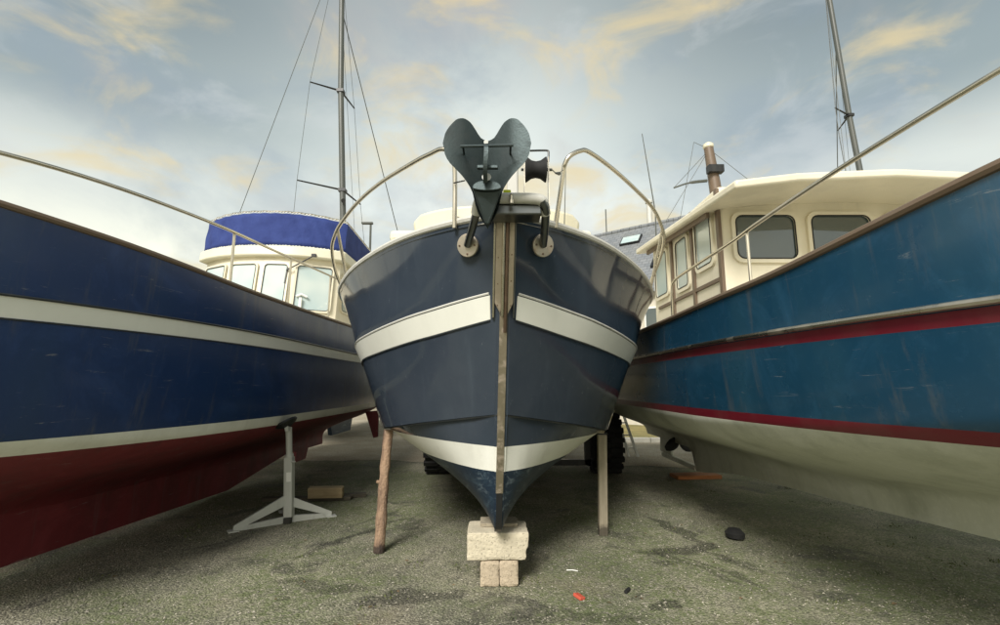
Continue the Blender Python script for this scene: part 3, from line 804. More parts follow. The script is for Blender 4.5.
nn = len(W0[0]); m.add([r[0] for r in W0] + [r[-1] for r in W0], [tuple(range(7)) + tuple(range(13, 6, -1))])
cab = m.build('cabin', 'white_grp', LB, weld=True)
W1 = wrap(3.60, 3.79, .10, 4); m = MB().grid(W1); m.add(W1[0] + W1[-1], [tuple(range(nn)), tuple(range(nn, 2 * nn))[::-1]]); m.build('cabin_roof', 'cream_grp', LB, weld=True, bevel=.03)
W2 = wrap(3.80, 4.32, .06, 8, ylen=2.2, nx=48)
for k, r in enumerate(W2):
    for i, p in enumerate(r):
        p.y += .012 * math.sin(i * 1.7 + k) ; p.z += .05 * (k / 8) * (1 - ((p.x - LX) / 1.25) ** 2) - .10 * (k / 8) * max(0, p.y - 8) / 2
MB().grid(W2).build('canvas_screen', 'canvas_blue', LB, solid=.02)
rail = [p + Vector((0, 0, .035)) for p in W2[-1]]
MB().tube(rail, .014, 8).build('flybridge_rail', 'stainless', LB)
for rowi, dz in ((8, .02), (0, -.012)):
    m = MB()
    for i in range(2, len(W2[0]) - 2):
        p = W2[rowi][i]; q = W2[rowi][i + 1]
        c_ = p.lerp(q, .5); n_ = Vector(((c_.x - LX) * .25, -1, 0)).normalized() * .014
        m.bar(p + n_ + Vector((0, 0, dz - .012)), p.lerp(q, .8) + n_ + Vector((0, 0, dz + .010)), .009, .009)
    kind(m.build('lacing', 'white_paint', LB), 'stuff')
# windscreen panes (flat facets on the raked front) with frames
def lbwin(f0, f1, z0, z1):
    a = lb_front(f0, z0, .012); b_ = lb_front(f1, z0, .012); c_ = lb_front(f0, z1, .012)
    u = (b_ - a); v = (c_ - a)
    n_ = u.cross(v).normalized()
    if n_.y > 0: n_ = -n_
    return window(LB, a + n_ * .004, u, v, u.length, v.length, ('white_grp', 'pane_pale'), .035, .07, .022, n_)
for f0, f1 in ((-.95, -.50), (-.44, -.02), (.04, .40), (.47, .93)): lbwin(f0, f1, 2.68, 3.50)
for sg in (-1, 1):
    for y0_ in (8.0, 8.75, 9.5):
        window(LB, (LX + sg * 1.16, y0_ if sg > 0 else y0_ + .6, 2.75), (0, sg, 0), (0, 0, 1), .6, .7, ('white_grp', 'pane_pale'), .04, .08, .02, (sg, 0, 0))
wp = MB(); A = lb_front(.36, 3.36, .06); Bp = lb_front(.66, 3.64, .10)
wp.tube([A, Bp], .011, 6).bar(lb_front(.36, 3.14, .04), lb_front(.37, 3.42, .045), .02, .015); wp.box(Bp, (.07, .06, .05)); wp.build('wiper', 'black_paint', LB)
m = MB(); m.box(lb_front(.58, 2.80, .03), (.04, .03, .22)).tube([lb_front(.52, 2.93, .03), lb_front(.58, 2.97, .03), lb_front(.65, 2.93, .03)], .02, 8); m.build('screen_reflection', 'white_paint', LB)  # white shape modelled for a reflection in the windscreen, not a lamp
for sg in (1, -1):
    zr = lambda y: 2.96 + .07 * (y - 4.8)
    P = [(LX + sg * 1.43, y, zr(y)) for y in (4.0, 5.0, 6.0, 7.0, 7.7)]
    bowp = [(LX + sg * x, y, zr(y) + .02) for x, y in ((.45, 1.9), (.95, 2.35), (1.25, 3.0))]
    MB().tube(spline(bowp + P + [(LX + sg * 1.40, 7.95, 3.0), (LX + sg * 1.42, 8.05, 2.46)], 6), .014, 10).build('side_rail', 'stainless', LB)
    for y in (4.25, 5.45, 6.75):
        MB().tube([(LX + sg * 1.43, y, 2.42), (LX + sg * 1.43, y, zr(y))], .013, 8).build('stanchion', 'stainless', LB)
MB().prism([(LX + .03, 9.3, .05), (LX + .03, 9.75, .05), (LX + .03, 10.15, .85), (LX + .03, 9.25, .75)], (-.06, 0, 0)).build('skeg', 'antifoul_red', LB)
MB().prism([(LX + .04, 2.35, .78), (LX + .04, 2.9, .30), (LX + .04, 3.8, .10), (LX + .04, 7.0, .02), (LX + .04, 9.4, .34), (LX + .04, 5.0, .45)], (-.08, 0, 0)).build('keel', 'antifoul_red', LB)
MB().prism([(-1.50, 9.7, .62), (-1.72, 9.72, .98), (-2.05, 9.7, .98), (-1.62, 9.74, .36), (-1.48, 9.74, .40)][::-1], (0, .05, 0)).v
m = MB().prism([(-2.62, 9.3, 1.0), (-2.36, 9.3, 1.02), (-2.36, 9.3, .52), (-2.44, 9.3, .50)], (0, .05, 0)); m.build('bilge_keel', 'antifoul_red', LB)

# ------------------------------------------------------------------ right boat
RX = 3.25
RB = thing('motor_boat', 'teal blue boat with maroon stripes, white bottom and cream wheelhouse, at right', 'boat', (RX, 5.5, 0))
mb, rows = neighbour(RB, RX, .2, 10.4, 1.46, pch([(0, 2.72), (1.5, 2.42), (3.2, 2.22), (6, 2.17), (9.7, 2.3)]),
    [(.03, .18), (.05, .48), (.12, .66), (.45, .82), (.82, 1.0), (.955, 1.14), (.985, 1.27), (1.0, 1.55), (1.0, 1.85), (.995, 2.2)],
    pch([(0, 2.1), (.4, 1.2), (.9, .8), (2, .6), (4, .45), (6.5, .30), (7.85, .12), (7.9, .12), (8.05, .84), (10.2, .92)]))
split_z(zero(RB, mb), [1.225, 1.295, 1.765, 1.835], [('hull', 'teal_blue', lambda z: 1.295 < z <= 1.765 or z > 1.835), ('maroon_stripe', 'maroon', lambda z: 1.765 < z <= 1.835),
    ('boot_stripe', 'maroon', lambda z: 1.225 < z <= 1.295), ('bottom_paint', 'bottom_white', lambda z: z <= 1.225)], RB)
for sg in (-1, 1):
    MB().tube(sheer_pts(rows, RX, sg, 0, .012), .026, 8).build('gunwale', 'brown_trim', RB)
    MB().tube(at_height(rows, RX, sg, lambda p: 1.857, .022), .019, 8).build('rub_rail', 'stainless', RB)
d = MB(); d.grid([[(RX + (r[-1].x - RX) * t * .985, r[-1].y, r[-1].z - .03 + .05 * (1 - t * t)) for r in rows] for t in (-1, -.5, 0, .5, 1)]); d.build('deck', 'deck_paint', RB)
MB().box((RX, 5.28, 2.80), (2.30, 1.96, 1.22)).build('wheelhouse', 'white_grp', RB, bevel=.03)
# roof, thin, rising slightly aft
m = MB(); rr_ = []
for t in (-1, -.6, 0, .6, 1):
    rr_.append([(RX + t * 1.33, y, 3.165 + .085 * (y - 3.65) + .10 * (1 - t * t)) for y in (3.62, 4.3, 5.0, 5.7, 6.42)])
m.grid(rr_); lo = [[(x, y, z - .075) for x, y, z in r] for r in rr_]; m.grid(lo, flip=True)
m.grid([rr_[0], lo[0]]); m.grid([rr_[-1], lo[-1]]); m.grid([[r[0] for r in rr_], [r[0] for r in lo]]); m.grid([[r[-1] for r in rr_], [r[-1] for r in lo]])
m.build('wheelhouse_roof', 'white_grp', RB, weld=True, bevel=.02)
MB().bar((RX - 1.235, 4.35, 3.135), (RX - 1.235, 6.2, 3.285), .03, .05).build('grab_rail', 'brown_trim', RB)
for sg in (-1, 1):
    x = RX + sg * 1.15
    for (y0_, w_, z0_, h_) in ((4.42, .44, 2.66, .58), (5.02, .40, 2.56, .64), (5.66, .50, 2.60, .62)):
        window(RB, (x, y0_ if sg > 0 else y0_ + w_, z0_), (0, sg, 0), (0, 0, 1), w_, h_, ('white_grp', 'pane_pale'), .045, .07, .025, (sg, 0, 0))  # pale glass colour stands in for sky reflected in the side windows
    for y in (4.31, 4.93, 5.54):
        MB().box((x + sg * .008, y, 2.80), (.03, .055, 1.16)).build('trim_post', 'brown_trim', RB)
    MB().box((x + sg * .006, 5.2, 2.50), (.025, 1.75, .035)).build('trim_rail', 'brown_trim', RB)
for k in range(3):
    window(RB, (2.20 + k * .72, 4.3, 2.64), (1, 0, 0), (0, 0, 1), .64, .50, ('white_grp', 'pane_dark'), .04, .09, .03, (0, -1, 0))
for sg in (-1, 1):
    x = RX + sg * 1.39
    MB().tube(spline([(RX + sg * .12, .30, 3.18), (RX + sg * .62, .75, 3.05), (RX + sg * 1.05, 1.6, 2.86), (RX + sg * 1.30, 2.4, 2.73), (x, 3.2, 2.66), (x, 3.6, 2.64), (x, 4.2, 2.63), (x, 4.72, 2.62), (x, 4.90, 2.60), (x, 4.98, 2.52), (x, 5.0, 2.2)], 6), .014, 10).build('side_rail', 'stainless', RB)
    MB().tube([(x, 3.4, 2.2), (x, 3.4, 2.65)], .012, 8).build('stanchion', 'stainless', RB)
# stub mast with crossarm and stays
mt = MB().tube([(2.96, 6.0, 3.4), (2.90, 6.0, 4.22), (2.855, 6.0, 4.72)], [.085, .075, .060], 12).build('mast', 'brown_trim', RB)
MB().lathe([(.05, 0), (.07, .02), (.07, .06), (.03, .09)], (2.853, 6.0, 4.70), (0, 0, 1), 12).build('mast_light', 'cream_grp', mt)
MB().box((2.89, 5.93, 4.37), (.20, .10, .10)).build('mast_clamp', 'black_paint', mt)
MB().tube(spline([(2.34, 5.98, 4.13), (2.55, 5.98, 4.20), (2.80, 6.0, 4.24)], 5), [.012] * 6 + [.022] * 5, 8).build('crossarm', 'mast_alu', mt)
for a, b_ in (((2.855, 6, 4.68), (2.34, 5.98, 4.13)), ((2.855, 6, 4.68), (2.1, 6.3, 3.42)), ((2.66, 6, 4.80), (2.36, 6, 3.5)), ((2.86, 6, 4.7), (2.66, 6, 4.80)), ((2.86, 6.0, 4.7), (3.9, 5.6, 3.4))):
    MB().tube([a, b_], .0035, 5).build('stay_wire', 'mast_alu', mt)
MB().tube([(2.19, 6.35, 3.42), (2.185, 6.3, 3.9), (2.02, 6.2, 5.04)], [.012, .009, .005], 6).build('whip_antenna', 'mast_alu', RB)
# rudder, propeller
MB().prism([(RX - .03, 9.15, .20), (RX - .03, 9.75, .20), (RX - .03, 9.70, .90), (RX - .03, 9.15, .90)], (.06, 0, 0)).build('rudder', 'bottom_white', RB, bevel=.015)
pr = MB().lathe([(.05, 0), (.065, .06), (.06, .14), (.02, .20)], (RX, 8.66, .52), (0, 1, 0), 14).build('propeller', 'bottom_white', RB)
for k in range(3):
    a = R(90 + 120 * k); m = MB(); rws = []
    for i in range(6):
        t = i / 5; rr0 = .05 + .25 * t; wd = .15 * math.sin(math.pi * (.18 + .72 * t)); r = []
        for j in (-1, -.5, 0, .5, 1):
            an = a + j * wd / rr0 * .9; r.append((RX + rr0 * math.cos(an), 8.76 + j * wd * .6, .52 + rr0 * math.sin(an)))
        rws.append(r)
    m.grid(rws); m.build('blade', 'rubber', pr, solid=.015)
MB().lathe([(.045, 0), (.045, .62)], (RX, 8.06, .52), (0, 1, 0), 10).build('stern_tube', 'bottom_white', RB)
MB().box((RX, 8.85, .155), (.08, 1.6, .08)).build('skeg', 'bottom_white', RB, bevel=.01)
MB().box((2.56, 5.9, .93), (.10, .18, .03), (0, R(-24), 0)).build('anode', 'galvanised', RB, bevel=.01)
MB().box((RX - 1.30, 8.2, 1.12), (.20, .35, .05), (R(6), R(-35), 0)).build('bilge_strake', 'bottom_white', RB, bevel=.015)

# ------------------------------------------------------------------ sailing boat far behind (mast in view)
SB = thing('sailing_boat', 'tall grey sailing mast with two sets of spreaders behind the left boat', 'boat', (-5.0, 14.0, 0))
mb, rows = neighbour(SB, -5.0, 10.9, 19.0, 1.35, pch([(0, 2.3), (4, 2.05), (8, 2.1)]),
    [(.03, .75), (.35, .85), (.75, 1.05), (.95, 1.4), (1.0, 2.05)], pch([(0, 1.9), (.8, 1.1), (2, .8), (6, .75), (8, 1.1)]))
split_z(zero(SB, mb), [1.2], [('hull', 'white_grp', lambda z: z > 1.2), ('bottom_paint', 'antifoul_navy', lambda z: z <= 1.2)], SB)
d = MB(); d.grid([[(-5 + (r[-1].x + 5) * t, r[-1].y, r[-1].z - .01 + .06 * (1 - t * t)) for r in rows] for t in (-1, -.5, 0, .5, 1)]); d.build('deck', 'white_grp', SB)
MB().prism([(-5.06, 13.8, .8), (-5.06, 16.2, .8), (-5.06, 15.9, .05), (-5.06, 14.2, .05)], (.12, 0, 0)).build('keel', 'antifoul_navy', SB)
MB().box((-5.0, 15.0, 2.30), (1.5, 3.0, .5), taper=.85).build('coachroof', 'white_grp', SB, bevel=.08)
ms = MB().tube([(-4.80, 14, 2.3), (-4.90, 14, 6.7), (-5.19, 14, 11), (-5.55, 14, 19.5)], [.095, .095, .09, .08], 12).build('mast', 'mast_alu', SB)
J1, J2 = Vector((-4.955, 14, 7.58)), Vector((-5.19, 14, 10.99))
for J, a, b_ in ((J2, (-6.01, 13.54, 10.99), (-5.0, 14.83, 10.90)), (J1, (-6.08, 13.27, 7.58), (-4.68, 14.98, 7.50))):
    for q in (a, b_): MB().tube([J, q], [.032, .022], 8).build('spreader', 'black_paint', ms)
    MB().box(J + Vector((0, 0, -.02)), (.22, .22, .10)).build('spreader_root', 'black_paint', ms)
MB().lathe([(.07, 0), (.07, .14)], (-4.86, 13.86, 7.16), (.3, -1, -.3), 10).build('deck_lamp', 'black_paint', ms)
for a, b_, r_ in (((-5.33, 14, 14.03), (-3.84, 17, 7.18), .016), ((-3.84, 17, 7.18), (-3.2, 18.4, 2.2), .016), ((-5.5, 14, 16.4), (-6.01, 13.54, 10.99), .007), ((-6.01, 13.54, 10.99), (-6.08, 13.27, 7.58), .007), ((-6.08, 13.27, 7.58), (-6.2, 13.2, 2.1), .007),
                ((-5.5, 14, 16.4), (-5.0, 14.83, 10.9), .007), ((-5.0, 14.83, 10.9), (-4.68, 14.98, 7.5), .007), ((-4.68, 14.98, 7.5), (-4.0, 15.3, 2.1), .007), ((-5.3, 14, 13.8), (-4.75, 14.9, 6.0), .006), ((-5.5, 14, 16.4), (-7.6, 11.4, 2.3), .009)):
    MB().tube([a, b_], r_, 5).build('shroud', 'mast_alu', ms)

def copy_tree(o, parent=None):
    c_ = o.copy(); C.objects.link(c_); c_.parent = parent
    for ch in list(o.children): copy_tree(ch, c_)
    return c_
SB2 = copy_tree(SB); SB2.location = (12.6, 15.4, 0); SB['group'] = SB2['group'] = 'sailing boats laid up behind'
SB2['label'] = 'tall grey sailing mast and stays rising behind the wheelhouse of the right boat'

# ------------------------------------------------------------------ props, blocks, stand
CONTACT_L = Vector((-1.10, 4.66, 1.085))
lg = thing('timber_prop', 'round bark covered log propping up the middle boat at its left chine', 'prop', (-1.09, 4.54, 0))
pts = []; n = 22
for i in range(n + 1):
    t = i / n; p = Vector((-1.105, 4.545, 0)).lerp(Vector((-1.085, 4.68, 1.075)), t)
    p += Vector((.004 * math.sin(t * 6 + 1), .003 * math.sin(t * 5), 0)); pts.append(p)
MB().tube(pts, [.049 - .004 * (i / n) + .003 * math.sin(i * 1.3) + random.uniform(-.003, .003) for i in range(n + 1)], 14).build('log', 'log_bark', lg)
for k, (h, a) in enumerate(((.62, -70),)):
    p = pts[int(h / 1.075 * n)]
    dirv = Vector((math.cos(R(a - 90)), math.sin(R(a - 90)), .35))
    MB().tube([p + dirv * .035, p + dirv * .066], [.018, .013], 8).build('branch_stub', 'log_bark', lg)
rp = thing('timber_prop', 'pale square sawn timber propping up the middle boat on its right', 'prop', (1.04, 5.05, 0))
MB().bar((1.047, 5.06, .0), (1.058, 5.00, 1.0), .088, .075, (0, 1, 0)).build('post', 'timber_post', rp, bevel=.006)
MB().bar((1.058, 5.00, 1.0), (1.058, 5.00, 1.012), .10, .088, (0, 1, 0)).build('post_strap', 'black_paint', rp)
MB().prism([(1.005, 4.95, 1.015), (1.07, 4.95, 1.012), (1.125, 4.95, 1.16), (1.13, 4.95, 1.26), (1.10, 4.95, 1.22)], (0, .085, 0)).build('wedge', 'timber_grey', rp, bevel=.006)

def rough_block(name, size, mat, label, loc_, rz=0, group=None, seed=1, notch=None):
    rnd = random.Random(seed); bm = bmesh.new(); bmesh.ops.create_cube(bm, size=1)
    bmesh.ops.subdivide_edges(bm, edges=bm.edges[:], cuts=7, use_grid_fill=True)
    bmesh.ops.remove_doubles(bm, verts=bm.verts, dist=1e-5)
    for v in bm.verts:
        e = sum(abs(abs(q) - .5) < 1e-4 for q in v.co)
        v.co = Vector((v.co.x * size[0], v.co.y * size[1], v.co.z * size[2]))
        if e >= 2: v.co -= v.co.normalized() * rnd.uniform(.002, .010 if e == 2 else .018)
        elif abs(v.co.z) < size[2] / 2 - 1e-3: v.co += Vector((rnd.uniform(-1, 1), rnd.uniform(-1, 1), 0)) * .0022
        v.co.z += size[2] / 2
        if notch and v.co.x > notch[0] and v.co.z < notch[1]: v.co.x -= .02
    me = bpy.data.meshes.new(name); bm.to_mesh(me); bm.free(); me.materials.append(MATS[mat])
    o = bpy.data.objects.new(name, me); C.objects.link(o); o.location = loc_; o.rotation_euler.z = R(rz)
    q = o.modifiers.new('bevel', 'BEVEL'); q.width = .004; q.limit_method = 'ANGLE'; q.angle_limit = R(35)
    return tag(o, label, 'block', group)
rough_block('concrete_block', (.145, .40, .185), 'block_tan', 'left one of the two tan lower blocks below the pale keel block', (-.082, 4.0, 0), 1.2, 'blocks under the keel', 1)
rough_block('concrete_block', (.145, .40, .187), 'block_tan', 'right one of the two tan lower blocks below the pale keel block', (.069, 4.0, 0), -.6, 'blocks under the keel', 2)
rough_block('concrete_block', (.475, .34, .20), 'block_pale', 'pale pitted concrete block lying across two tan blocks under the keel', (-.02, 3.965, .189), 1.5, 'blocks under the keel', 3, (.19, .09))
rough_block('timber_pad', (.30, .20, .028), 'timber_grey', 'thin flat board between the pale block and the keel', (-.01, 4.04, .390), 2, None, 4)['category'] = 'board'

st = thing('boat_stand', 'galvanised steel boat stand with round pad under the left boat', 'stand', (-2.36, 5.5, 0))
MB().bar((-2.345, 5.5, .06), (-2.385, 5.5, .70), .092, .085, (0, 1, 0)).build('column', 'galvanised', st, bevel=.006)
MB().tube([(-2.385, 5.5, .68), (-2.41, 5.49, 1.03)], .034, 12).build('screw_tube', 'galvanised', st)
MB().lathe([(.046, 0), (.046, .03)], (-2.385, 5.5, .70), (-.06, 0, 1), 12).build('collar', 'galvanised', st)
MB().tube([(-2.345, 5.455, .655), (-2.29, 5.44, .66)], .008, 6).build('handle', 'galvanised', st)
hd = MB().lathe([(.03, 0), (.105, .035), (.125, .055), (.120, .075)], (-2.405, 5.47, 1.03), (-.50, 0, .86), 22).build('pad', 'black_paint', st)
MB().box((-2.409, 5.452, 1.035), (.04, .06, .09), (0, R(-12), 0)).build('pad_bracket', 'galvanised', hd)
MB().box((-2.36, 5.456, .49), (.05, .004, .10), (0, R(-3.5), 0)).build('sticker', 'white_paint', st)
MB().box((-2.344, 5.46, .03), (.07, .05, .06)).build('column_foot', 'black_paint', st)
for ang, ln, up in ((-142, .50, .30), (32, .42, .26), (120, .46, .40)):
    dx, dy = math.cos(R(ang)), math.sin(R(ang)); c0 = Vector((-2.35, 5.5, 0)) + Vector((dx, dy, 0)) * .04
    sd = Vector((-dy, dx, 0)) * .016
    def q(t, z): return c0 + Vector((dx, dy, 0)) * ln * t + Vector((0, 0, z)) - sd
    lg_ = MB()
    lg_.prism([q(0, up * .62), q(0, up), q(1, .055), q(1, 0), q(.86, 0), q(.75, .045)], sd * 2)
    lg_.prism([q(0, .0), q(0, .07), q(.80, .045), q(.86, 0)], sd * 2.2)
    lg_.build('leg', 'galvanised', st)
    MB().box(c0 + Vector((dx * ln, dy * ln, .006)), (.10, .10, .012), (0, 0, R(ang))).build('foot_plate', 'galvanised', st)
# offcuts behind the stand
o = MB().box((-2.29, 6.46, .115), (.44, .10, .13), (R(8), 0, R(5))).build('timber_offcut', 'timber_raw', bevel=.006); tag(o, 'short raw yellow timber offcut lying on dark planks behind the stand', 'offcut')
o = MB().box((-2.55, 6.52, .022), (1.15, .12, .044), (0, 0, R(4))).build('plank', 'timber_dark', bevel=.005); tag(o, 'long dark weathered plank lying left under the raw offcut', 'plank', 'planks behind the stand')
o = MB().box((-2.10, 6.66, .024), (.55, .11, .048), (0, 0, R(17))).build('plank', 'timber_dark', bevel=.005); tag(o, 'short dark weathered plank at right end under the raw offcut', 'plank', 'planks behind the stand')
o = MB().box((3.22, 8.05, .03), (.75, .30, .06), (0, 0, R(6))).build('keel_plank', 'timber_orange', bevel=.006); tag(o, 'orange brown plank under the keel of the right boat', 'plank')

# ------------------------------------------------------------------ trailer behind the boat
TR = thing('boat_trailer', 'black two wheeled trailer with chunky tyres under the middle boat', 'trailer', (.15, 8.5, 0))
def wheel(x, y):
    wv = MB().lathe([(.27, -.20), (.40, -.235), (.47, -.22), (.50, -.17), (.505, 0), (.50, .17), (.47, .22), (.40, .235), (.27, .20)], (x, y, .52), (1, 0, 0), 36).build('wheel', 'rubber', TR)
    lug = MB()
    for k in range(20):
        for sg in (-1, 1):
            a = 2 * math.pi * (k + (.5 if sg > 0 else 0)) / 20
            c_ = Vector((x + sg * .115, y + .515 * math.cos(a), .52 + .515 * math.sin(a)))
            lug.box(c_, (.235, .075, .06), (a - math.pi / 2, 0, 0))
    for v in lug.v: v.z = max(v.z, 0.0)
    lug.build('tread', 'rubber', wv)
    MB().lathe([(.26, -.12), (.25, 0), (.10, .02), (.09, .10)], (x, y, .52), (1, 0, 0), 24).build('rim', 'galvanised', wv)
wheel(1.84, 8.55); wheel(-1.04, 8.55)
MB().bar((-1.02, 8.55, .17), (1.64, 8.55, .17), .10, .10).build('axle_beam', 'black_paint', TR)
for x in (-.93, 1.54): MB().bar((x, 8.55, .12), (x, 8.55, .60), .10, .10, (0, 1, 0)).build('axle_drop', 'black_paint', TR)
for x in (-.93, 1.54): MB().bar((x, 8.6, .62), (x, 12.9, .62), .10, .12).build('side_frame', 'black_paint', TR)
MB().bar((-.93, 12.9, .62), (1.54, 12.9, .62), .10, .12).build('drawbar', 'black_paint', TR)

# white step ladder behind the wheel
LD = thing('step_ladder', 'white step ladder standing behind the trailer wheel', 'ladder', (2.65, 10.3, 0))
for dx in (0, .34):
    MB().bar((2.58 + dx * .55 + .16, 10.3, 0), (2.44 + dx * .4 + .10, 10.75, 1.15), .075, .04, (1, 0, 0)).build('rail', 'white_paint', LD)
for k in range(4):
    t = .16 + k * .22; a = Vector((2.74, 10.3, 0)).lerp(Vector((2.54, 10.75, 1.15)), t); c_ = Vector((2.927, 10.3, 0)).lerp(Vector((2.676, 10.75, 1.15)), t)
    MB().bar(a, c_, .06, .025).build('step', 'white_paint', LD)
for dx in (0, .14): MB().bar((2.60 + dx, 11.1, 0), (2.54 + dx, 10.77, 1.14), .035, .025, (1, 0, 0)).build('rear_leg', 'white_paint', LD)

# ------------------------------------------------------------------ house behind
ang = math.atan2(-2.2, 2.8)
HO = thing('house', 'slate roofed house with a skylight showing between the middle and right boats', 'house', (5.8, 22.12, 0), (0, 0, ang))
def hb(mb_, name, mat, parent=HO, **k): return mb_.build(name, mat, parent, local=True, **k)
hl, hw, ez, rz_ = 4.2, 3.6, 5.3, 8.95       # local: x along ridge, -y faces camera
hb(MB().prism([(-3.2, -hw + .3, 0), (-3.2, hw - .3, 0), (-3.2, hw - .3, ez), (-3.2, 0, rz_ - .3), (-3.2, -hw + .3, ez)], (hl + 3.0, 0, 0)), 'wall', 'render_wall')
def roofplane(sg):
    a, b_ = (-3.5, sg * hw, ez - .25), (hl + .1, 0, rz_)
    vs = [(-3.5, sg * hw, ez - .25), (hl + .1, sg * hw, ez - .25), (hl + .1, 0, rz_), (-3.5, 0, rz_)]
    # own axes so that slates follow the slope
    sl = math.hypot(hw, rz_ - ez + .25)
    q = MB().add([(-3.5, 0, 0), (hl + .1, 0, 0), (hl + .1, sl, 0), (-3.5, sl, 0), (-3.5, 0, -.1), (hl + .1, 0, -.1), (hl + .1, sl, -.1), (-3.5, sl, -.1)],
                 [(0, 1, 2, 3), (7, 6, 5, 4), (0, 4, 5, 1), (1, 5, 6, 2), (2, 6, 7, 3), (3, 7, 4, 0)])
    o = hb(q, 'roof', 'slate'); o.location = (0, sg * hw, ez - .25)
    th = math.atan2(rz_ - ez + .25, hw)
    o.rotation_euler = (th, 0, 0) if sg < 0 else (th, 0, math.pi)
    if sg > 0: o.location.x = hl - 3.4
    return o, sl
rf_, sl = roofplane(-1); roofplane(1)
for i in range(17):
    o = MB().lathe([(.11, 0), (.12, .02), (.11, .44)], (-3.5 + i * .46, 0, rz_), (1, 0, 0), 8); hb(o, 'ridge_tile', 'slate')
SK = MB().box((.95, sl - 1.15, .05), (.95, .62, .10)); sk_ = SK.build('skylight', 'black_paint', rf_, local=True)
MB().box((.95, sl - 1.15, .105), (.84, .52, .02)).build('pane', 'pane_pale', sk_, local=True)
MB().box((3.0, sl - 3.3, .05), (1.15, .80, .10)).build('skylight', 'black_paint', rf_, local=True)
hb(MB().tube([(1.55, .1, rz_ - .3), (1.55, .1, rz_ + 1.15)], .12, 10), 'flue', 'gunwale_grey'); hb(MB().lathe([(.17, 0), (.17, .1), (.05, .2)], (1.55, .1, rz_ + 1.12), (0, 0, 1), 10), 'flue_cap', 'gunwale_grey')
hb(MB().tube([(-.62, 0, rz_), (-.62, 0, rz_ + 1.3)], .03, 6), 'aerial', 'mast_alu')
for x in (-2.2, .6, 2.9):
    for z in (.9, 3.2):
        f = hb(MB().box((x, -hw + .28, z + .65), (1.0, .10, 1.3)), 'window', 'white_paint')
        for i in (-1, 1):
            MB().box((x + i * .235, -hw + .225, z + .65), (.41, .03, 1.16)).build('pane', 'pane_dark', f, local=True)
hb(MB().box((-.7, -hw + .28, 1.05), (.95, .08, 2.1)), 'door', 'brown_trim')
# lamp post
LP = thing('street_lamp', 'thin grey street lamp in the distance behind the left boat', 'lamp', (-8.6, 30, 0))
MB().tube([(-8.45, 30, 0), (-8.62, 30, 12.15)], [.12, .07], 8).build('pole', 'mast_alu', LP)
MB().box((-8.85, 30, 12.2), (.75, .28, .14)).build('lamp_head', 'mast_alu', LP, bevel=.04)

# ------------------------------------------------------------------ hedge closing the yard far behind
def hedge(name, label, x0, x1, y, h, n, seed):
    rnd = random.Random(seed); m = MB()
    for i in range(n):
        x = rnd.uniform(x0, x1); hh = h * (.8 + .25 * math.sin(x * .9) * math.sin(x * .31 + 1)); z = hh * (1 - rnd.random() ** 1.6 * .95)
        c_ = Vector((x, y + rnd.gauss(0, .45), max(.05, z))); s_ = rnd.uniform(.10, .22)
        u = Vector((rnd.gauss(0, 1), rnd.gauss(0, 1), rnd.gauss(0, .7))).normalized(); v = u.orthogonal().normalized()
        m.add([c_ - u * s_, c_ + v * s_ * .5, c_ + u * s_, c_ - v * s_ * .5], [(0, 1, 2, 3)])
    H = thing(name, label, 'hedge', ((x0 + x1) / 2, y, 0))
    m.build('foliage', 'hedge_leaf', H)
    MB().box(((x0 + x1) / 2, y, h * .3), (x1 - x0, .25, h * .6)).build('stems', 'tree_bark', H)
hedge('hedge', 'low green hedge along the far edge of the yard', -40, 40, 34, 2.2, 16000, 3)

# ------------------------------------------------------------------ small things on the ground
def flat_poly(name, mat, pts_, z):
    m = MB().add([(x, y, z) for x, y in pts_], [tuple(range(len(pts_)))]); return m.build(name, mat)
def blob(cx_, cy_, rx, ry, rz, n=40, seed=0, jag=.25):
    rnd = random.Random(seed); o = []; ph = [rnd.uniform(0, 6) for _ in range(5)]
    for i in range(n):
        a = 2 * math.pi * i / n; r = 1 + jag * sum(math.sin(a * (k + 2) + ph[k]) / (k + 1.5) for k in range(5)) + rnd.uniform(-.08, .08) * jag * 3
        x, y = rx * r * math.cos(a), ry * r * math.sin(a); o.append((cx_ + x * math.cos(R(rz)) - y * math.sin(R(rz)), cy_ + x * math.sin(R(rz)) + y * math.cos(R(rz))))
    return o
b_ = MB().box((0, 0, .012), (.05, .075, .022), (.1, .2, R(35))); b_.v = [v + Vector((.565, 3.62, 0)) for v in b_.v]
tag(b_.build('plastic_scrap', 'red_plastic', bevel=.004), 'small red plastic scrap lying on the tarmac right of the blocks', 'litter')
b_ = MB().tube([(.915, 3.69, .014), (.955, 3.745, .014)], .013, 8)
tag(b_.build('rubber_plug', 'rubber'), 'small black rubber plug lying on the tarmac at lower right', 'litter')
b_ = MB().tube([(.545, 4.12, .006), (.59, 4.115, .009), (.635, 4.105, .005)], .004, 5)
tag(b_.build('cable_tie', 'white_paint'), 'thin white strip lying on the dark tarmac right of the blocks', 'litter')
m = MB().lathe([(.03, 0), (.09, .02), (.10, .07), (.06, .12), (.02, .13)], (2.33, 4.93, 0), (0, .1, 1), 14)
for v in m.v: v.x = 2.33 + (v.x - 2.33) * .9; v.y = 4.93 + (v.y - 4.93) * 1.1; v.z = max(v.z * .8, 0)
tag(m.build('rubber_fender', 'rubber'), 'black rounded rubber lump on the ground below the right boat', 'fender')

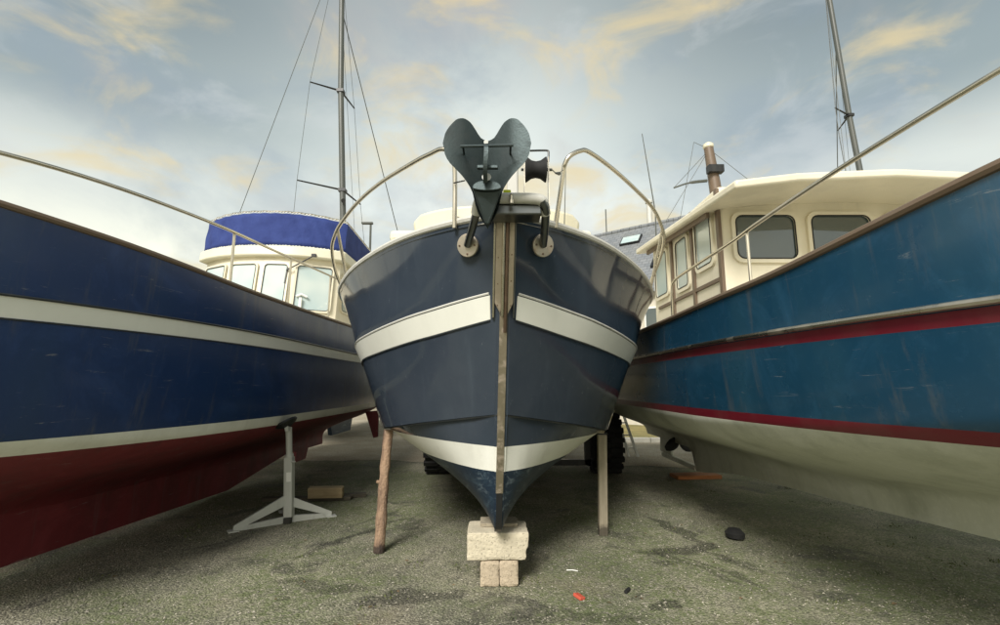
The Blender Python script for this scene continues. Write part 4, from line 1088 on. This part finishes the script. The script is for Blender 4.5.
rnd = random.Random(11); m = MB()
def stone(m, x, y, s_, rnd):
    vs = []
    for p in ((1, 0, 0), (-1, 0, 0), (0, 1, 0), (0, -1, 0), (0, 0, .7), (0, 0, -.4)):
        vs.append((x + p[0] * s_ * rnd.uniform(.7, 1.3), y + p[1] * s_ * rnd.uniform(.7, 1.3), max(0, s_ * .25 + p[2] * s_ * rnd.uniform(.6, 1.2))))
    m.add(vs, [(0, 2, 4), (2, 1, 4), (1, 3, 4), (3, 0, 4), (2, 0, 5), (1, 2, 5), (3, 1, 5), (0, 3, 5)])
for i in range(26000):
    y = 1.9 + 9 * rnd.random() ** 1.7; x = rnd.uniform(-1.1, 1.1) * (y + .3)
    stone(m, x, y, rnd.choice((.003, .004, .005, .006, .009)) * rnd.uniform(.7, 1.3), rnd)
kind(m.build('gravel', 'grit'), 'stuff')
m = MB()
for i in range(90):
    cx_, cy_ = 0, 1.9 + 6 * rnd.random() ** 1.4; cx_ = rnd.uniform(-1.05, 1.05) * cy_
    for k in range(rnd.randint(12, 40)):
        x, y = cx_ + rnd.gauss(0, .07), cy_ + rnd.gauss(0, .05); s_ = rnd.uniform(.004, .010); a = rnd.uniform(0, 6.3)
        m.add([(x - s_ * math.cos(a), y - s_ * math.sin(a), 0), (x + s_ * math.cos(a), y + s_ * math.sin(a), 0), (x + rnd.gauss(0, .004), y + rnd.gauss(0, .004), s_ * 1.6)], [(0, 1, 2)])
kind(m.build('moss', 'moss_tuft'), 'stuff')
m = MB()
for i in range(150):       # dead leaves and bark chips
    y = 2.0 + 7.5 * rnd.random() ** 1.3; x = rnd.uniform(-1.05, 1.05) * y; a = rnd.uniform(0, 6.3); l = rnd.uniform(.010, .026); wd = l * rnd.uniform(.3, .55)
    ca, sa = math.cos(a), math.sin(a); P = [(-l, 0, .002), (-l * .2, -wd, .006), (l, 0, .003), (-l * .1, wd, .010)]
    m.add([(x + p[0] * ca - p[1] * sa, y + p[0] * sa + p[1] * ca, p[2]) for p in P], [(0, 1, 2), (0, 2, 3)])
kind(m.build('leaf_litter', 'leaf_brown'), 'stuff')
m = MB()
for i in range(26):        # weed sprigs in the cracks
    cy_ = 2.3 + 5.5 * rnd.random(); cx_ = rnd.uniform(-1.0, 1.0) * cy_
    for k in range(rnd.randint(6, 14)):
        a = rnd.uniform(0, 6.3); l = rnd.uniform(.012, .035); x, y = cx_ + rnd.gauss(0, .02), cy_ + rnd.gauss(0, .02); w_ = .003
        m.add([(x - w_ * math.sin(a), y + w_ * math.cos(a), 0), (x + w_ * math.sin(a), y - w_ * math.cos(a), 0), (x + l * .7 * math.cos(a), y + l * .7 * math.sin(a), l)], [(0, 1, 2)])
kind(m.build('weeds', 'hedge_leaf'), 'stuff')
